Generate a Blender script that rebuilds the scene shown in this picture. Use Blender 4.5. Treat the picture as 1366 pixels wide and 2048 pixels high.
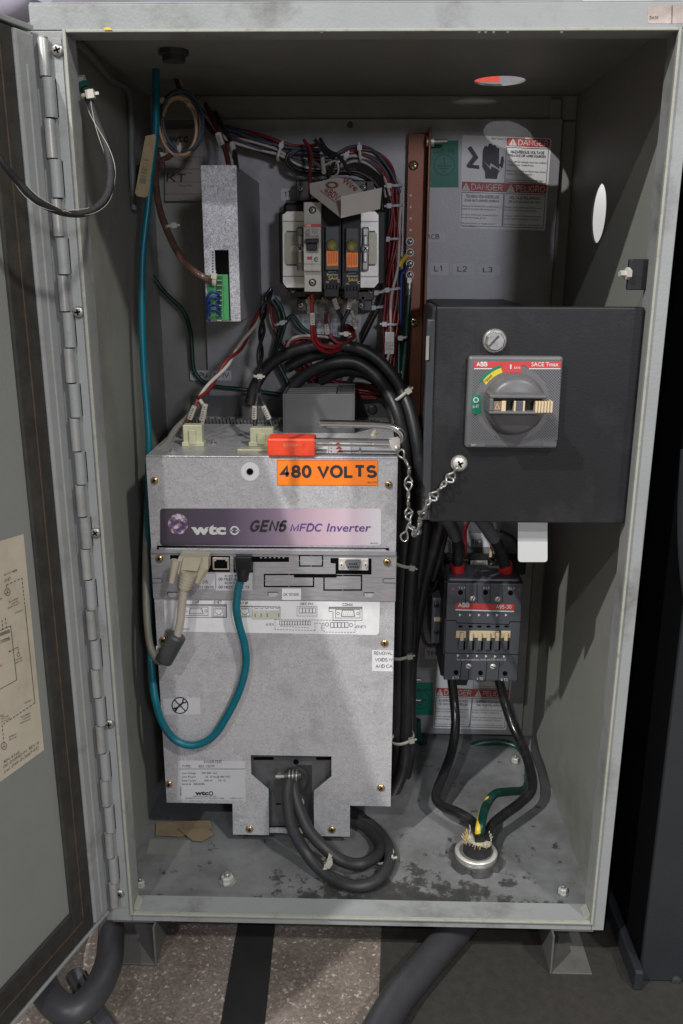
import bpy, math, random
from mathutils import Vector, Matrix
random.seed(7)
S = bpy.context.scene
for o in list(bpy.data.objects): bpy.data.objects.remove(o)

# ---------------------------------------------------------------- camera
CL = Vector((0.0057, -0.8952, 0.7884))
PITCH, YAW, ROLL, FPX = 0.2811, -0.0247, 0.0027, 1746.1
_f = Vector((math.sin(YAW), math.cos(YAW), 0)); _r = Vector((math.cos(YAW), -math.sin(YAW), 0)); _u = Vector((0, 0, 1))
_f2 = _f*math.cos(PITCH)-_u*math.sin(PITCH); _u2 = _u*math.cos(PITCH)+_f*math.sin(PITCH)
_r3 = _r*math.cos(ROLL)+_u2*math.sin(ROLL); _u3 = _u2*math.cos(ROLL)-_r*math.sin(ROLL)
cam = bpy.data.objects.new('camera', bpy.data.cameras.new('camera')); S.collection.objects.link(cam)
rot = Matrix((_r3, _u3, -_f2)).transposed()
cam.matrix_world = Matrix.Translation(CL) @ rot.to_4x4()
cam.data.sensor_fit = 'VERTICAL'; cam.data.sensor_height = 36; cam.data.lens = FPX/2048*36
cam.data.clip_start = 0.02; cam.data.clip_end = 100
S.camera = cam
# ---------------------------------------------------------------- world, lamps, exposure
W = bpy.data.worlds.new('World'); S.world = W; W.use_nodes = True
bg = W.node_tree.nodes['Background']; bg.inputs[0].default_value = (0.96, 0.93, 0.84, 1); bg.inputs[1].default_value = 0.14
S.view_settings.view_transform = 'Standard'; S.view_settings.look = 'None'
S.view_settings.exposure = 0; S.view_settings.gamma = 1; S.view_settings.use_curve_mapping = False
def lamp(name, kind, loc, energy, color, size, aim=None):
    d = bpy.data.lights.new(name, kind); d.energy = energy; d.color = color
    if kind == 'AREA': d.shape = 'DISK'; d.size = size
    else: d.shadow_soft_size = size
    o = bpy.data.objects.new(name, d); S.collection.objects.link(o); o.location = loc
    if aim is not None: o.rotation_euler = (Vector(aim)-Vector(loc)).to_track_quat('-Z', 'Y').to_euler()
    return o
def toward(p, d, dist): return tuple(Vector(p)+Vector(d).normalized()*dist)
lamp('ceiling_lamp', 'POINT', toward((.1, .1, .4), (-.44, -.54, .72), 4.5), 600, (1, .98, .97), .03)
lamp('ceiling_lamp', 'POINT', toward((-.1, .1, .4), (.43, -.59, .70), 4.5), 330, (1, .975, .93), .12)
lamp('ceiling_lamp', 'POINT', toward((.204, .438, .965), (-.258, -.827, .499), 5.0), 215, (.97, .98, 1), .05)
lamp('front_fill', 'AREA', (.75, -2.6, 1.25), 18, (.86, .88, 1), .25, (0.0, .4, .75))  # added soft frontal fill for the upper back panel, source unseen

# ---------------------------------------------------------------- pixel helpers
def ray(x, y): return _f2+_r3*((x-683)/FPX)-_u3*((y-1024)/FPX)
def P(x, y, Y):
    d = ray(x, y); return CL+d*((Y-CL.y)/d.y)
def PX(x, y, X):
    d = ray(x, y); return CL+d*((X-CL.x)/d.x)
def PZ(x, y, Z):
    d = ray(x, y); return CL+d*((Z-CL.z)/d.z)
def sc(x, y, Y):                       # pixels per metre at that point
    return FPX/((P(x, y, Y)-CL).dot(_f2))
def rect(x0, y0, x1, y1, Y):
    xm, ym = (x0+x1)/2, (y0+y1)/2
    return P(x0, ym, Y).x, P(x1, ym, Y).x, P(xm, y1, Y).z, P(xm, y0, Y).z

# ---------------------------------------------------------------- materials
MATS = {}
def nodes(m): m.use_nodes = True; return m.node_tree.nodes, m.node_tree.links
def mat(name, col, rough=.5, metal=0., var=.12, scale=30., bump=0., dirt=None, dirt_scale=8., dirt_amt=.5, coat=0., alpha=1., trans=0., stretch=None, spec=.5, voro=0.):
    if name in MATS: return MATS[name]
    m = bpy.data.materials.new(name); N, L = nodes(m); b = N['Principled BSDF']
    b.inputs['Roughness'].default_value = rough; b.inputs['Metallic'].default_value = metal
    b.inputs['Specular IOR Level'].default_value = spec
    if coat: b.inputs['Coat Weight'].default_value = coat
    if trans: b.inputs['Transmission Weight'].default_value = trans
    if alpha < 1: b.inputs['Alpha'].default_value = alpha
    tc = N.new('ShaderNodeTexCoord'); mp = N.new('ShaderNodeMapping'); L.new(tc.outputs['Object'], mp.inputs[0])
    if stretch: mp.inputs['Scale'].default_value = stretch
    if voro:
        t = N.new('ShaderNodeTexVoronoi'); t.inputs['Scale'].default_value = scale; src = t.outputs['Color']
        nz = N.new('ShaderNodeTexNoise'); nz.inputs['Scale'].default_value = scale*.6; nz.inputs['Detail'].default_value = 4
        L.new(mp.outputs[0], nz.inputs[0])
        va = N.new('ShaderNodeVectorMath'); va.operation = 'MULTIPLY_ADD'; va.inputs[1].default_value = (.06, .06, .06)
        L.new(nz.outputs['Color'], va.inputs[0]); L.new(mp.outputs[0], va.inputs[2]); L.new(va.outputs[0], t.inputs[0])
        sp = N.new('ShaderNodeSeparateColor'); L.new(src, sp.inputs[0]); fac = sp.outputs[0]
    else:
        t = N.new('ShaderNodeTexNoise'); t.inputs['Scale'].default_value = scale; t.inputs['Detail'].default_value = 6; t.inputs['Roughness'].default_value = .6
        L.new(mp.outputs[0], t.inputs[0]); fac = t.outputs['Fac']
    r = N.new('ShaderNodeValToRGB'); L.new(fac, r.inputs[0])
    c = Vector(col); lo = c*(1-var); hi = c*(1+var)
    r.color_ramp.elements[0].position = .0 if voro else .3; r.color_ramp.elements[1].position = 1. if voro else .7
    r.color_ramp.elements[0].color = (*lo, 1); r.color_ramp.elements[1].color = (*hi, 1)
    out = r.outputs[0]
    if dirt is not None:
        n2 = N.new('ShaderNodeTexNoise'); n2.inputs['Scale'].default_value = dirt_scale; n2.inputs['Detail'].default_value = 9; n2.inputs['Roughness'].default_value = .68
        L.new(tc.outputs['Object'], n2.inputs[0])
        r2 = N.new('ShaderNodeValToRGB'); r2.color_ramp.elements[0].position = .52; r2.color_ramp.elements[1].position = .72
        r2.color_ramp.elements[0].color = (0, 0, 0, 1); r2.color_ramp.elements[1].color = (dirt_amt,)*3+(1,)
        L.new(n2.outputs['Fac'], r2.inputs[0])
        mx = N.new('ShaderNodeMix'); mx.data_type = 'RGBA'; L.new(r2.outputs[0], mx.inputs['Factor']); L.new(out, mx.inputs['A']); mx.inputs['B'].default_value = (*dirt, 1)
        out = mx.outputs['Result']
    L.new(out, b.inputs['Base Color'])
    rr = N.new('ShaderNodeMapRange'); rr.inputs['To Min'].default_value = max(rough-.1, .03); rr.inputs['To Max'].default_value = min(rough+.1, 1)
    L.new(fac, rr.inputs['Value']); L.new(rr.outputs[0], b.inputs['Roughness'])
    if bump:
        n3 = N.new('ShaderNodeTexNoise'); n3.inputs['Scale'].default_value = 350; n3.inputs['Detail'].default_value = 3; L.new(tc.outputs['Object'], n3.inputs[0])
        bp = N.new('ShaderNodeBump'); bp.inputs['Strength'].default_value = bump; bp.inputs['Distance'].default_value = .001
        L.new(n3.outputs['Fac'], bp.inputs['Height']); L.new(bp.outputs[0], b.inputs['Normal'])
    MATS[name] = m; return m
PAINT = mat('grey_cabinet_paint', (.24, .245, .218), .48, 0, .05, 6, .25, dirt=(.10, .095, .08), dirt_scale=5, dirt_amt=.5)
PAINT2 = mat('grey_frame_paint', (.27, .285, .28), .45, 0, .06, 12, .25, dirt=(.11, .105, .095), dirt_scale=13, dirt_amt=.75)
EDGE = mat('worn_beige_edge', (.33, .335, .29), .6, 0, .12, 60, .2, dirt=(.16, .13, .09), dirt_scale=60, dirt_amt=.7)
DOORP = mat('door_inner_paint', (.225, .24, .225), .5, 0, .04, 5, .2, dirt=(.13, .13, .11), dirt_scale=5, dirt_amt=.25)
PANEL = mat('mounting_panel_steel', (.29, .29, .298), .42, .15, .18, 22, .15, dirt=(.5, .5, .53), dirt_scale=9, dirt_amt=.3)
GALV = mat('galvanised_steel', (.50, .495, .505), .36, .3, .17, 230, .1, dirt=(.30, .30, .315), dirt_scale=17, dirt_amt=.7, voro=1)
GALV2 = mat('spangled_steel', (.5, .5, .53), .4, .45, .5, 300, .1, voro=1)
BRUSH = mat('brushed_zinc_plate', (.4, .4, .42), .33, .5, .16, 60, 0, stretch=(1, 1, 7), dirt=(.5, .42, .45), dirt_scale=30, dirt_amt=.4)
ZINC = mat('zinc_plated_steel', (.7, .68, .63), .36, .5, .15, 40)
CHROME = mat('bright_chrome', (.75, .75, .77), .12, 1, .06, 60)
STEEL = mat('dull_steel', (.36, .36, .34), .38, .7, .2, 120, dirt=(.15, .13, .1), dirt_scale=90, dirt_amt=.5)
BRASS = mat('yellow_zinc_screw', (.52, .38, .2), .28, .85, .2, 300)
DARKM = mat('dark_steel', (.06, .065, .065), .4, .5, .25, 30, dirt=(.14, .14, .13), dirt_scale=20)
COPPER = mat('oxidised_copper', (.14, .055, .033), .42, .6, .2, 25, dirt=(.10, .045, .03), dirt_scale=14, dirt_amt=.8)
BLACKP = mat('black_painted_steel', (.010, .010, .011), .5, 0, .12, 12, .15, dirt=(.04, .04, .042), dirt_scale=9, dirt_amt=.55, spec=.35)
BLACK = mat('black_plastic', (.011, .011, .012), .45, 0, .2, 40, spec=.35)
VOID = mat('deep_shade_black', (.004, .004, .004), .9, 0, .1, 10, spec=.05)  # near black standing in for shade inside slots, gaps and beside the housing
RUBBER = mat('black_cable_rubber', (.017, .017, .018), .45, 0, .2, 60, .15, dirt=(.07, .07, .07), dirt_scale=40, dirt_amt=.4)
GLOSSB = mat('glossy_black_insulation', (.012, .012, .013), .22, 0, .1, 30, dirt=(.05, .045, .035), dirt_scale=40, dirt_amt=.5)
GREYC = mat('grey_cable_jacket', (.03, .03, .031), .5, 0, .12, 80, .15)
GASK = mat('dark_door_gasket', (.028, .026, .022), .75, 0, .3, 60, .4, dirt=(.06, .055, .04), dirt_scale=9, dirt_amt=.6)
RUST = mat('rust_brown', (.09, .055, .035), .8, 0, .3, 60)
TEAL = mat('teal_cable_jacket', (.0, .12, .165), .38, 0, .12, 40, dirt=(.03, .07, .08), dirt_scale=28, dirt_amt=.6, spec=.4)
IVORY = mat('ivory_nylon', (.46, .44, .38), .45, 0, .1, 60)
WHITE = mat('white_label', (.7, .7, .7), .42, 0, .05, 25, dirt=(.38, .37, .34), dirt_scale=30, dirt_amt=.35)
DULLW = mat('dull_label', (.5, .5, .52), .45, 0, .06, 25)
CREAM = mat('cream_paper', (.52, .47, .37), .6, 0, .08, 20, dirt=(.33, .26, .17), dirt_scale=16, dirt_amt=.5)
PAPER = mat('folded_paper', (.5, .46, .41), .7, 0, .06, 30)
TAPE = mat('aged_masking_tape', (.36, .29, .15), .6, 0, .12, 40, dirt=(.2, .15, .07), dirt_scale=60)
INK = mat('black_print', (.02, .02, .025), .5, 0, .1, 10)
INKW = mat('white_print', (.6, .6, .6), .5, 0, .1, 10)
INKR = mat('dark_red_print', (.3, .04, .03), .5, 0, .1, 10)
INKP = mat('purple_print', (.085, .045, .2), .5, 0, .1, 10)
INKY = mat('yellow_print', (.6, .45, .06), .5, 0, .1, 10)
REDL = mat('red_label', (.5, .045, .04), .4, 0, .08, 30)
REDD = mat('faded_red_label', (.42, .06, .055), .5, 0, .12, 30)
ORNG = mat('orange_label', (.85, .2, .015), .4, 0, .05, 20)
ORNP = mat('orange_dipped_vinyl', (.7, .06, .02), .4, 0, .12, 60, .1, dirt=(.35, .03, .015), dirt_scale=50, dirt_amt=.6)
GREENL = mat('green_label', (.0, .17, .105), .5, 0, .08, 30)
GREENT = mat('green_terminal', (.06, .3, .1), .4, 0, .1, 50)
YEL = mat('yellow_label', (.62, .47, .03), .45, 0, .08, 30)
GRN = mat('green_insulation', (.0, .035, .024), .4, 0, .12, 30, dirt=(.1, .12, .1), dirt_scale=50, dirt_amt=.3)
YELW = mat('yellow_insulation', (.6, .42, .03), .4, 0, .1, 30)
REDW = mat('red_insulation', (.17, .014, .017), .42, 0, .15, 50)
REDC = mat('bright_red_tape', (.55, .025, .03), .45, 0, .1, 50)
BLUW = mat('blue_insulation', (.015, .03, .16), .4, 0, .15, 50)
SLAT = mat('slate_blue_insulation', (.05, .065, .09), .5, 0, .15, 50)
WHTW = mat('white_insulation', (.48, .44, .38), .5, 0, .12, 50)
PEACH = mat('peach_insulation', (.5, .33, .2), .5, 0, .1, 50)
BEIGE = mat('beige_plastic', (.4, .36, .27), .45, 0, .08, 40, dirt=(.25, .22, .16), dirt_scale=30, dirt_amt=.5)
BEIGE2 = mat('breaker_plastic', (.43, .42, .36), .4, 0, .05, 40)
SEMI = mat('natural_nylon', (.5, .5, .33), .35, 0, .12, 60, spec=.4)
SLATE = mat('slate_grey_plastic', (.065, .07, .08), .45, 0, .08, 30, .1)
GREYP = mat('grey_switch_plastic', (.11, .11, .112), .4, 0, .08, 40, .1)
GREYV = mat('grey_vent_cover', (.072, .074, .074), .5, 0, .08, 30, .1)
CLEAR = mat('clear_plastic', (.5, .5, .45), .15, 0, .05, 30, trans=.5, alpha=.35)
BULB = mat('amber_neon_lens', (.4, .36, .12), .12, 0, .15, 90, trans=.3)
BRAID = mat('braided_sleeve', (.014, .014, .015), .6, 0, .5, 400, .3)
BROWN = mat('brown_clear_jacket', (.11, .06, .045), .25, 0, .35, 90)
SLIDE = mat('cream_slider', (.6, .48, .3), .45, 0, .08, 50)
PVC = mat('grey_conduit', (.04, .04, .045), .42, 0, .15, 14, .1, dirt=(.07, .07, .07), dirt_scale=9, dirt_amt=.5)
NEIGH = mat('blue_grey_machine_paint', (.016, .019, .022), .5, 0, .1, 7, .2, dirt=(.026, .029, .031), dirt_scale=5, dirt_amt=.5)
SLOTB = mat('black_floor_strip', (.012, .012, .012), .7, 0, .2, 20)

def earth_mat():
    m = bpy.data.materials.new('printed_globe'); N, L = nodes(m); b = N['Principled BSDF']
    t = N.new('ShaderNodeTexNoise'); t.inputs['Scale'].default_value = 130; t.inputs['Detail'].default_value = 5
    tc = N.new('ShaderNodeTexCoord'); L.new(tc.outputs['Object'], t.inputs[0])
    r = N.new('ShaderNodeValToRGB'); e = r.color_ramp.elements; e[0].position = .4; e[0].color = (.06, .04, .14, 1); e[1].position = .62; e[1].color = (.55, .5, .6, 1)
    x = e.new(.52); x.color = (.2, .12, .14, 1)
    L.new(t.outputs['Fac'], r.inputs[0]); L.new(r.outputs[0], b.inputs['Base Color']); return m
def gradient_mat(x0, x1):
    m = bpy.data.materials.new('purple_gradient_print'); N, L = nodes(m); b = N['Principled BSDF']; b.inputs['Roughness'].default_value = .38
    g = N.new('ShaderNodeNewGeometry'); s = N.new('ShaderNodeSeparateXYZ'); L.new(g.outputs['Position'], s.inputs[0])
    mr = N.new('ShaderNodeMapRange'); mr.inputs['From Min'].default_value = x0; mr.inputs['From Max'].default_value = x1; L.new(s.outputs['X'], mr.inputs['Value'])
    r = N.new('ShaderNodeValToRGB'); e = r.color_ramp.elements
    e[0].position = 0; e[0].color = (.055, .045, .06, 1); e[1].position = 1; e[1].color = (.62, .61, .62, 1)
    for p, c in ((.3, (.085, .065, .1, 1)), (.5, (.23, .17, .24, 1)), (.72, (.5, .36, .42, 1)), (.9, (.6, .48, .54, 1))):
        k = e.new(p); k.color = c
    L.new(mr.outputs[0], r.inputs[0]); L.new(r.outputs[0], b.inputs['Base Color']); return m
def concrete_mat():
    m = bpy.data.materials.new('aggregate_concrete'); N, L = nodes(m); b = N['Principled BSDF']; b.inputs['Roughness'].default_value = .55
    tc = N.new('ShaderNodeTexCoord')
    v = N.new('ShaderNodeTexVoronoi'); v.inputs['Scale'].default_value = 340; nw = N.new('ShaderNodeTexNoise'); nw.inputs['Scale'].default_value = 300; L.new(tc.outputs['Object'], nw.inputs[0]); vm = N.new('ShaderNodeVectorMath'); vm.operation = 'MULTIPLY_ADD'; vm.inputs[1].default_value = (.006,)*3; L.new(nw.outputs['Color'], vm.inputs[0]); L.new(tc.outputs['Object'], vm.inputs[2]); L.new(vm.outputs[0], v.inputs[0])
    sp = N.new('ShaderNodeSeparateColor'); L.new(v.outputs['Color'], sp.inputs[0])
    r = N.new('ShaderNodeValToRGB'); e = r.color_ramp.elements; e[0].position = 0; e[0].color = (.17, .145, .125, 1); e[1].position = 1; e[1].color = (.6, .54, .44, 1)
    for p, c in ((.5, (.22, .19, .165, 1)), (.84, (.27, .23, .2, 1)), (.95, (.36, .31, .26, 1))): k = e.new(p); k.color = c
    L.new(sp.outputs[0], r.inputs[0])
    n = N.new('ShaderNodeTexNoise'); n.inputs['Scale'].default_value = 9; n.inputs['Detail'].default_value = 6; L.new(tc.outputs['Object'], n.inputs[0])
    r2 = N.new('ShaderNodeValToRGB'); r2.color_ramp.elements[0].position = .35; r2.color_ramp.elements[0].color = (.55, .52, .5, 1); r2.color_ramp.elements[1].position = .65; r2.color_ramp.elements[1].color = (1, 1, 1, 1)
    L.new(n.outputs['Fac'], r2.inputs[0])
    mx = N.new('ShaderNodeMix'); mx.data_type = 'RGBA'; mx.blend_type = 'MULTIPLY'; mx.inputs['Factor'].default_value = 1
    L.new(r.outputs[0], mx.inputs['A']); L.new(r2.outputs[0], mx.inputs['B']); L.new(mx.outputs['Result'], b.inputs['Base Color'])
    bp = N.new('ShaderNodeBump'); bp.inputs['Strength'].default_value = .4; bp.inputs['Distance'].default_value = .001; L.new(sp.outputs[0], bp.inputs['Height']); L.new(bp.outputs[0], b.inputs['Normal'])
    return m
def floorpan_mat():
    # cabinet bottom: painted, with peeled dark patches along the front middle
    m = bpy.data.materials.new('peeling_bottom_paint'); N, L = nodes(m); b = N['Principled BSDF']; b.inputs['Roughness'].default_value = .45
    g = N.new('ShaderNodeNewGeometry'); sp = N.new('ShaderNodeSeparateXYZ'); L.new(g.outputs['Position'], sp.inputs[0])
    n = N.new('ShaderNodeTexNoise'); n.inputs['Scale'].default_value = 42; n.inputs['Detail'].default_value = 12; n.inputs['Roughness'].default_value = .7
    L.new(g.outputs['Position'], n.inputs[0])
    n0 = N.new('ShaderNodeTexNoise'); n0.inputs['Scale'].default_value = 13; n0.inputs['Detail'].default_value = 10; n0.inputs['Roughness'].default_value = .7; L.new(g.outputs['Position'], n0.inputs[0])
    def band(out, c, w):
        a = N.new('ShaderNodeMath'); a.operation = 'SUBTRACT'; a.inputs[1].default_value = c; L.new(out, a.inputs[0])
        a2 = N.new('ShaderNodeMath'); a2.operation = 'ABSOLUTE'; L.new(a.outputs[0], a2.inputs[0])
        q = N.new('ShaderNodeMapRange'); q.inputs['From Min'].default_value = w; q.inputs['From Max'].default_value = 0; q.inputs['To Min'].default_value = 0; q.inputs['To Max'].default_value = 1
        L.new(a2.outputs[0], q.inputs['Value']); return q.outputs[0]
    bx = band(sp.outputs['X'], .06, .22); by = band(sp.outputs['Y'], .035, .09)
    mu = N.new('ShaderNodeMath'); mu.operation = 'MULTIPLY'; L.new(bx, mu.inputs[0]); L.new(by, mu.inputs[1])
    ad = N.new('ShaderNodeMath'); ad.operation = 'MULTIPLY_ADD'; L.new(mu.outputs[0], ad.inputs[0]); ad.inputs[1].default_value = .31; L.new(n.outputs['Fac'], ad.inputs[2])
    r = N.new('ShaderNodeValToRGB'); r.color_ramp.elements[0].position = .595; r.color_ramp.elements[0].color = (0, 0, 0, 1); kk = r.color_ramp.elements.new(.65); kk.color = (.3, .3, .3, 1); kk = r.color_ramp.elements.new(.675); kk.color = (.85, .85, .85, 1); r.color_ramp.elements[-1].position = .72; r.color_ramp.elements[1].color = (1, 1, 1, 1)
    L.new(ad.outputs[0], r.inputs[0])
    r0 = N.new('ShaderNodeValToRGB'); r0.color_ramp.elements[0].position = .35; r0.color_ramp.elements[0].color = (.12, .125, .12, 1); r0.color_ramp.elements[1].position = .65; r0.color_ramp.elements[1].color = (.21, .22, .22, 1)
    L.new(n0.outputs['Fac'], r0.inputs[0])
    mx = N.new('ShaderNodeMix'); mx.data_type = 'RGBA'; L.new(r.outputs[0], mx.inputs['Factor']); L.new(r0.outputs[0], mx.inputs['A']); mx.inputs['B'].default_value = (.045, .045, .042, 1)
    L.new(mx.outputs['Result'], b.inputs['Base Color']); return m
FLOORPAN = floorpan_mat(); CONC = concrete_mat()

# ---------------------------------------------------------------- mesh builder
_tc = {}
def _arc(cx, cy, rx, ry, a0, a1, n=8): return [(cx+rx*math.cos(math.radians(a0+(a1-a0)*k/n)), cy+ry*math.sin(math.radians(a0+(a1-a0)*k/n))) for k in range(n+1)]
GL = {  # sans capitals as centre-line strokes: width, strokes (cap height 1)
'A': (.70, [[(.0, 0), (.35, 1), (.70, 0)], [(.12, .34), (.58, .34)]]),
'B': (.62, [[(.05, 0), (.05, 1), (.36, 1)]+_arc(.36, .765, .21, .235, 90, -90)+[(.05, .53)], [(.36, .53)]+_arc(.38, .265, .24, .265, 90, -90)+[(.05, 0)]]),
'C': (.70, [_arc(.37, .5, .34, .5, 40, 320, 16)]),
'D': (.68, [[(.05, 0), (.05, 1), (.32, 1)]+_arc(.32, .5, .33, .5, 90, -90, 12)+[(.05, 0)]]),
'E': (.58, [[(.58, 1), (.05, 1), (.05, 0), (.60, 0)], [(.05, .53), (.54, .53)]]),
'F': (.55, [[(.57, 1), (.05, 1), (.05, 0)], [(.05, .5), (.5, .5)]]),
'G': (.74, [_arc(.37, .5, .34, .5, 40, 330, 16)+[(.69, .46), (.40, .46)]]),
'H': (.66, [[(.05, 0), (.05, 1)], [(.62, 0), (.62, 1)], [(.05, .53), (.62, .53)]]),
'I': (.14, [[(.07, 0), (.07, 1)]]),
'J': (.5, [[(.42, 1), (.42, .26)]+_arc(.23, .22, .19, .22, 10, -180)]),
'K': (.64, [[(.05, 0), (.05, 1)], [(.60, 1), (.06, .36)], [(.26, .58), (.63, 0)]]),
'L': (.54, [[(.05, 1), (.05, 0), (.54, 0)]]),
'M': (.80, [[(.05, 0), (.05, 1), (.39, .12), (.73, 1), (.73, 0)]]),
'N': (.66, [[(.05, 0), (.05, 1), (.62, 0), (.62, 1)]]),
'O': (.76, [_arc(.38, .5, .35, .5, 90, 449, 20)]),
'P': (.60, [[(.05, 0), (.05, 1), (.35, 1)]+_arc(.35, .735, .23, .265, 90, -90)+[(.05, .47)]]),
'Q': (.76, [_arc(.38, .5, .35, .5, 90, 449, 20), [(.45, .22), (.7, -.02)]]),
'R': (.66, [[(.05, 0), (.05, 1), (.36, 1)]+_arc(.36, .74, .24, .26, 90, -90)+[(.05, .48)], [(.34, .48), (.63, 0)]]),
'S': (.62, [_arc(.32, .745, .25, .255, 25, 255, 10)+_arc(.32, .26, .28, .26, 75, -155, 10)]),
'T': (.60, [[(.0, 1), (.6, 1)], [(.3, 1), (.3, 0)]]),
'U': (.66, [[(.05, 1), (.05, .3)]+_arc(.335, .28, .285, .28, 180, 360, 10)+[(.62, 1)]]),
'V': (.66, [[(.0, 1), (.33, 0), (.66, 1)]]),
'W': (.94, [[(.0, 1), (.22, 0), (.47, 1), (.72, 0), (.94, 1)]]),
'X': (.64, [[(.0, 0), (.64, 1)], [(.0, 1), (.64, 0)]]),
'Y': (.64, [[(.0, 1), (.32, .45), (.64, 1)], [(.32, .45), (.32, 0)]]),
'Z': (.60, [[(.02, 1), (.58, 1), (.02, 0), (.6, 0)]]),
'0': (.54, [_arc(.27, .5, .24, .5, 90, 449, 18)]),
'1': (.54, [[(.08, .74), (.32, .98), (.32, 0)]]),
'2': (.54, [_arc(.27, .73, .23, .27, 170, -35, 9)+[(.04, .0), (.52, 0)]]),
'3': (.54, [_arc(.26, .755, .2, .245, 160, -80, 9)+_arc(.26, .265, .23, .265, 85, -160, 10)]),
'4': (.54, [[(.38, 0), (.38, 1), (.02, .3), (.54, .3)]]),
'5': (.54, [[(.48, 1), (.12, 1), (.06, .5)]+_arc(.27, .31, .23, .31, 125, -160, 10)]),
'6': (.54, [_arc(.29, .52, .25, .48, 50, 180, 9)+_arc(.28, .3, .23, .3, 180, -170, 14)]),
'7': (.54, [[(.03, 1), (.51, 1), (.2, 0)]]),
'8': (.54, [_arc(.27, .75, .2, .25, 90, 449, 14), _arc(.27, .26, .24, .26, 90, 449, 14)]),
'9': (.54, [_arc(.26, .7, .23, .3, 0, 349, 14)+_arc(.25, .48, .25, .48, 20, -130, 9)]),
' ': (.16, []), '-': (.3, [[(.03, .38), (.28, .38)]]), '.': (.14, [[(.07, 0), (.07, .06)]]), ',': (.14, [[(.08, .06), (.04, -.12)]]), ':': (.14, [[(.07, .05), (.07, .12)], [(.07, .55), (.07, .62)]]),
'(': (.26, [_arc(.4, .42, .33, .62, 125, 235, 6)]), ')': (.26, [_arc(-.14, .42, .33, .62, -55, 55, 6)]), '/': (.3, [[(0, 0), (.3, 1)]]), "'": (.12, [[(.06, 1), (.06, .75)]]), '#': (.54, [[(.02, .35), (.52, .35)], [(.02, .65), (.52, .65)], [(.16, 0), (.2, 1)], [(.34, 0), (.38, 1)]])}
def strokegeo(s, bold, ital):
    sw = .115 if bold < .01 else (.15 if bold < .03 else .21); x = 0; V = []; F = []; lay = 0; gap = .045+sw*.75
    for ch in s:
        w, st = GL[ch]
        for ln_ in st:
            p = [(a, sw/2+b*(1-sw)) for a, b in ln_]; n = len(p); closed = math.hypot(p[0][0]-p[-1][0], p[0][1]-p[-1][1]) < .02; b0 = len(V)
            for i in range(n):
                a = p[i-1] if i else (p[-2] if closed else None); c = p[i+1] if i < n-1 else (p[1] if closed else None)
                def nr(u, v): l = math.hypot(v[0]-u[0], v[1]-u[1]) or 1; return (-(v[1]-u[1])/l, (v[0]-u[0])/l)
                n1 = nr(a, p[i]) if a else nr(p[i], c); n2 = nr(p[i], c) if c else n1
                mx, my = n1[0]+n2[0], n1[1]+n2[1]; l2 = mx*mx+my*my; k = min(2/max(l2, .3), 2.2); ox, oy = mx*k*sw/2, my*k*sw/2
                ex = ey = 0
                if not closed and i in (0, n-1) : d = n1 if i else n2; e_ = (1 if i else -1)*sw*.0; ex, ey = d[1]*e_, -d[0]*e_
                V.append((x+p[i][0]+ox+ex, p[i][1]+oy+ey, lay)); V.append((x+p[i][0]-ox+ex, p[i][1]-oy+ey, lay))
            for i in range(n-1): F.append((b0+2*i, b0+2*i+1, b0+2*i+3, b0+2*i+2))
            lay += 1
        x += w+gap
    if ital: V = [(a+b*ital, b, l) for a, b, l in V]
    return V, F
def textgeo(s, bold, ital):
    k = (s, bold, ital)
    if k in _tc: return _tc[k]
    if s.strip() and all(ch in GL for ch in s):
        v, f = strokegeo(s, bold, ital); x0 = min(a[0] for a in v); x1 = max(a[0] for a in v)
        _tc[k] = ([((a[0]-x0)/(x1-x0), a[1], (a[2] % 6)*.12) for a in v], f); return _tc[k]
    cu = bpy.data.curves.new('t', 'FONT'); cu.body = s; cu.size = 1; cu.resolution_u = 2; cu.offset = bold; cu.shear = ital
    ob = bpy.data.objects.new('t', cu); S.collection.objects.link(ob)
    me = ob.to_mesh(); v = [(a.co.x, a.co.y) for a in me.vertices]; f = [tuple(p.vertices) for p in me.polygons]
    ob.to_mesh_clear(); bpy.data.objects.remove(ob); bpy.data.curves.remove(cu)
    if v:
        x0 = min(a[0] for a in v); x1 = max(a[0] for a in v)
        v = [((a[0]-x0)/max(x1-x0, 1e-6), a[1]/.69, 0) for a in v]
    _tc[k] = (v, f); return _tc[k]
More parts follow.
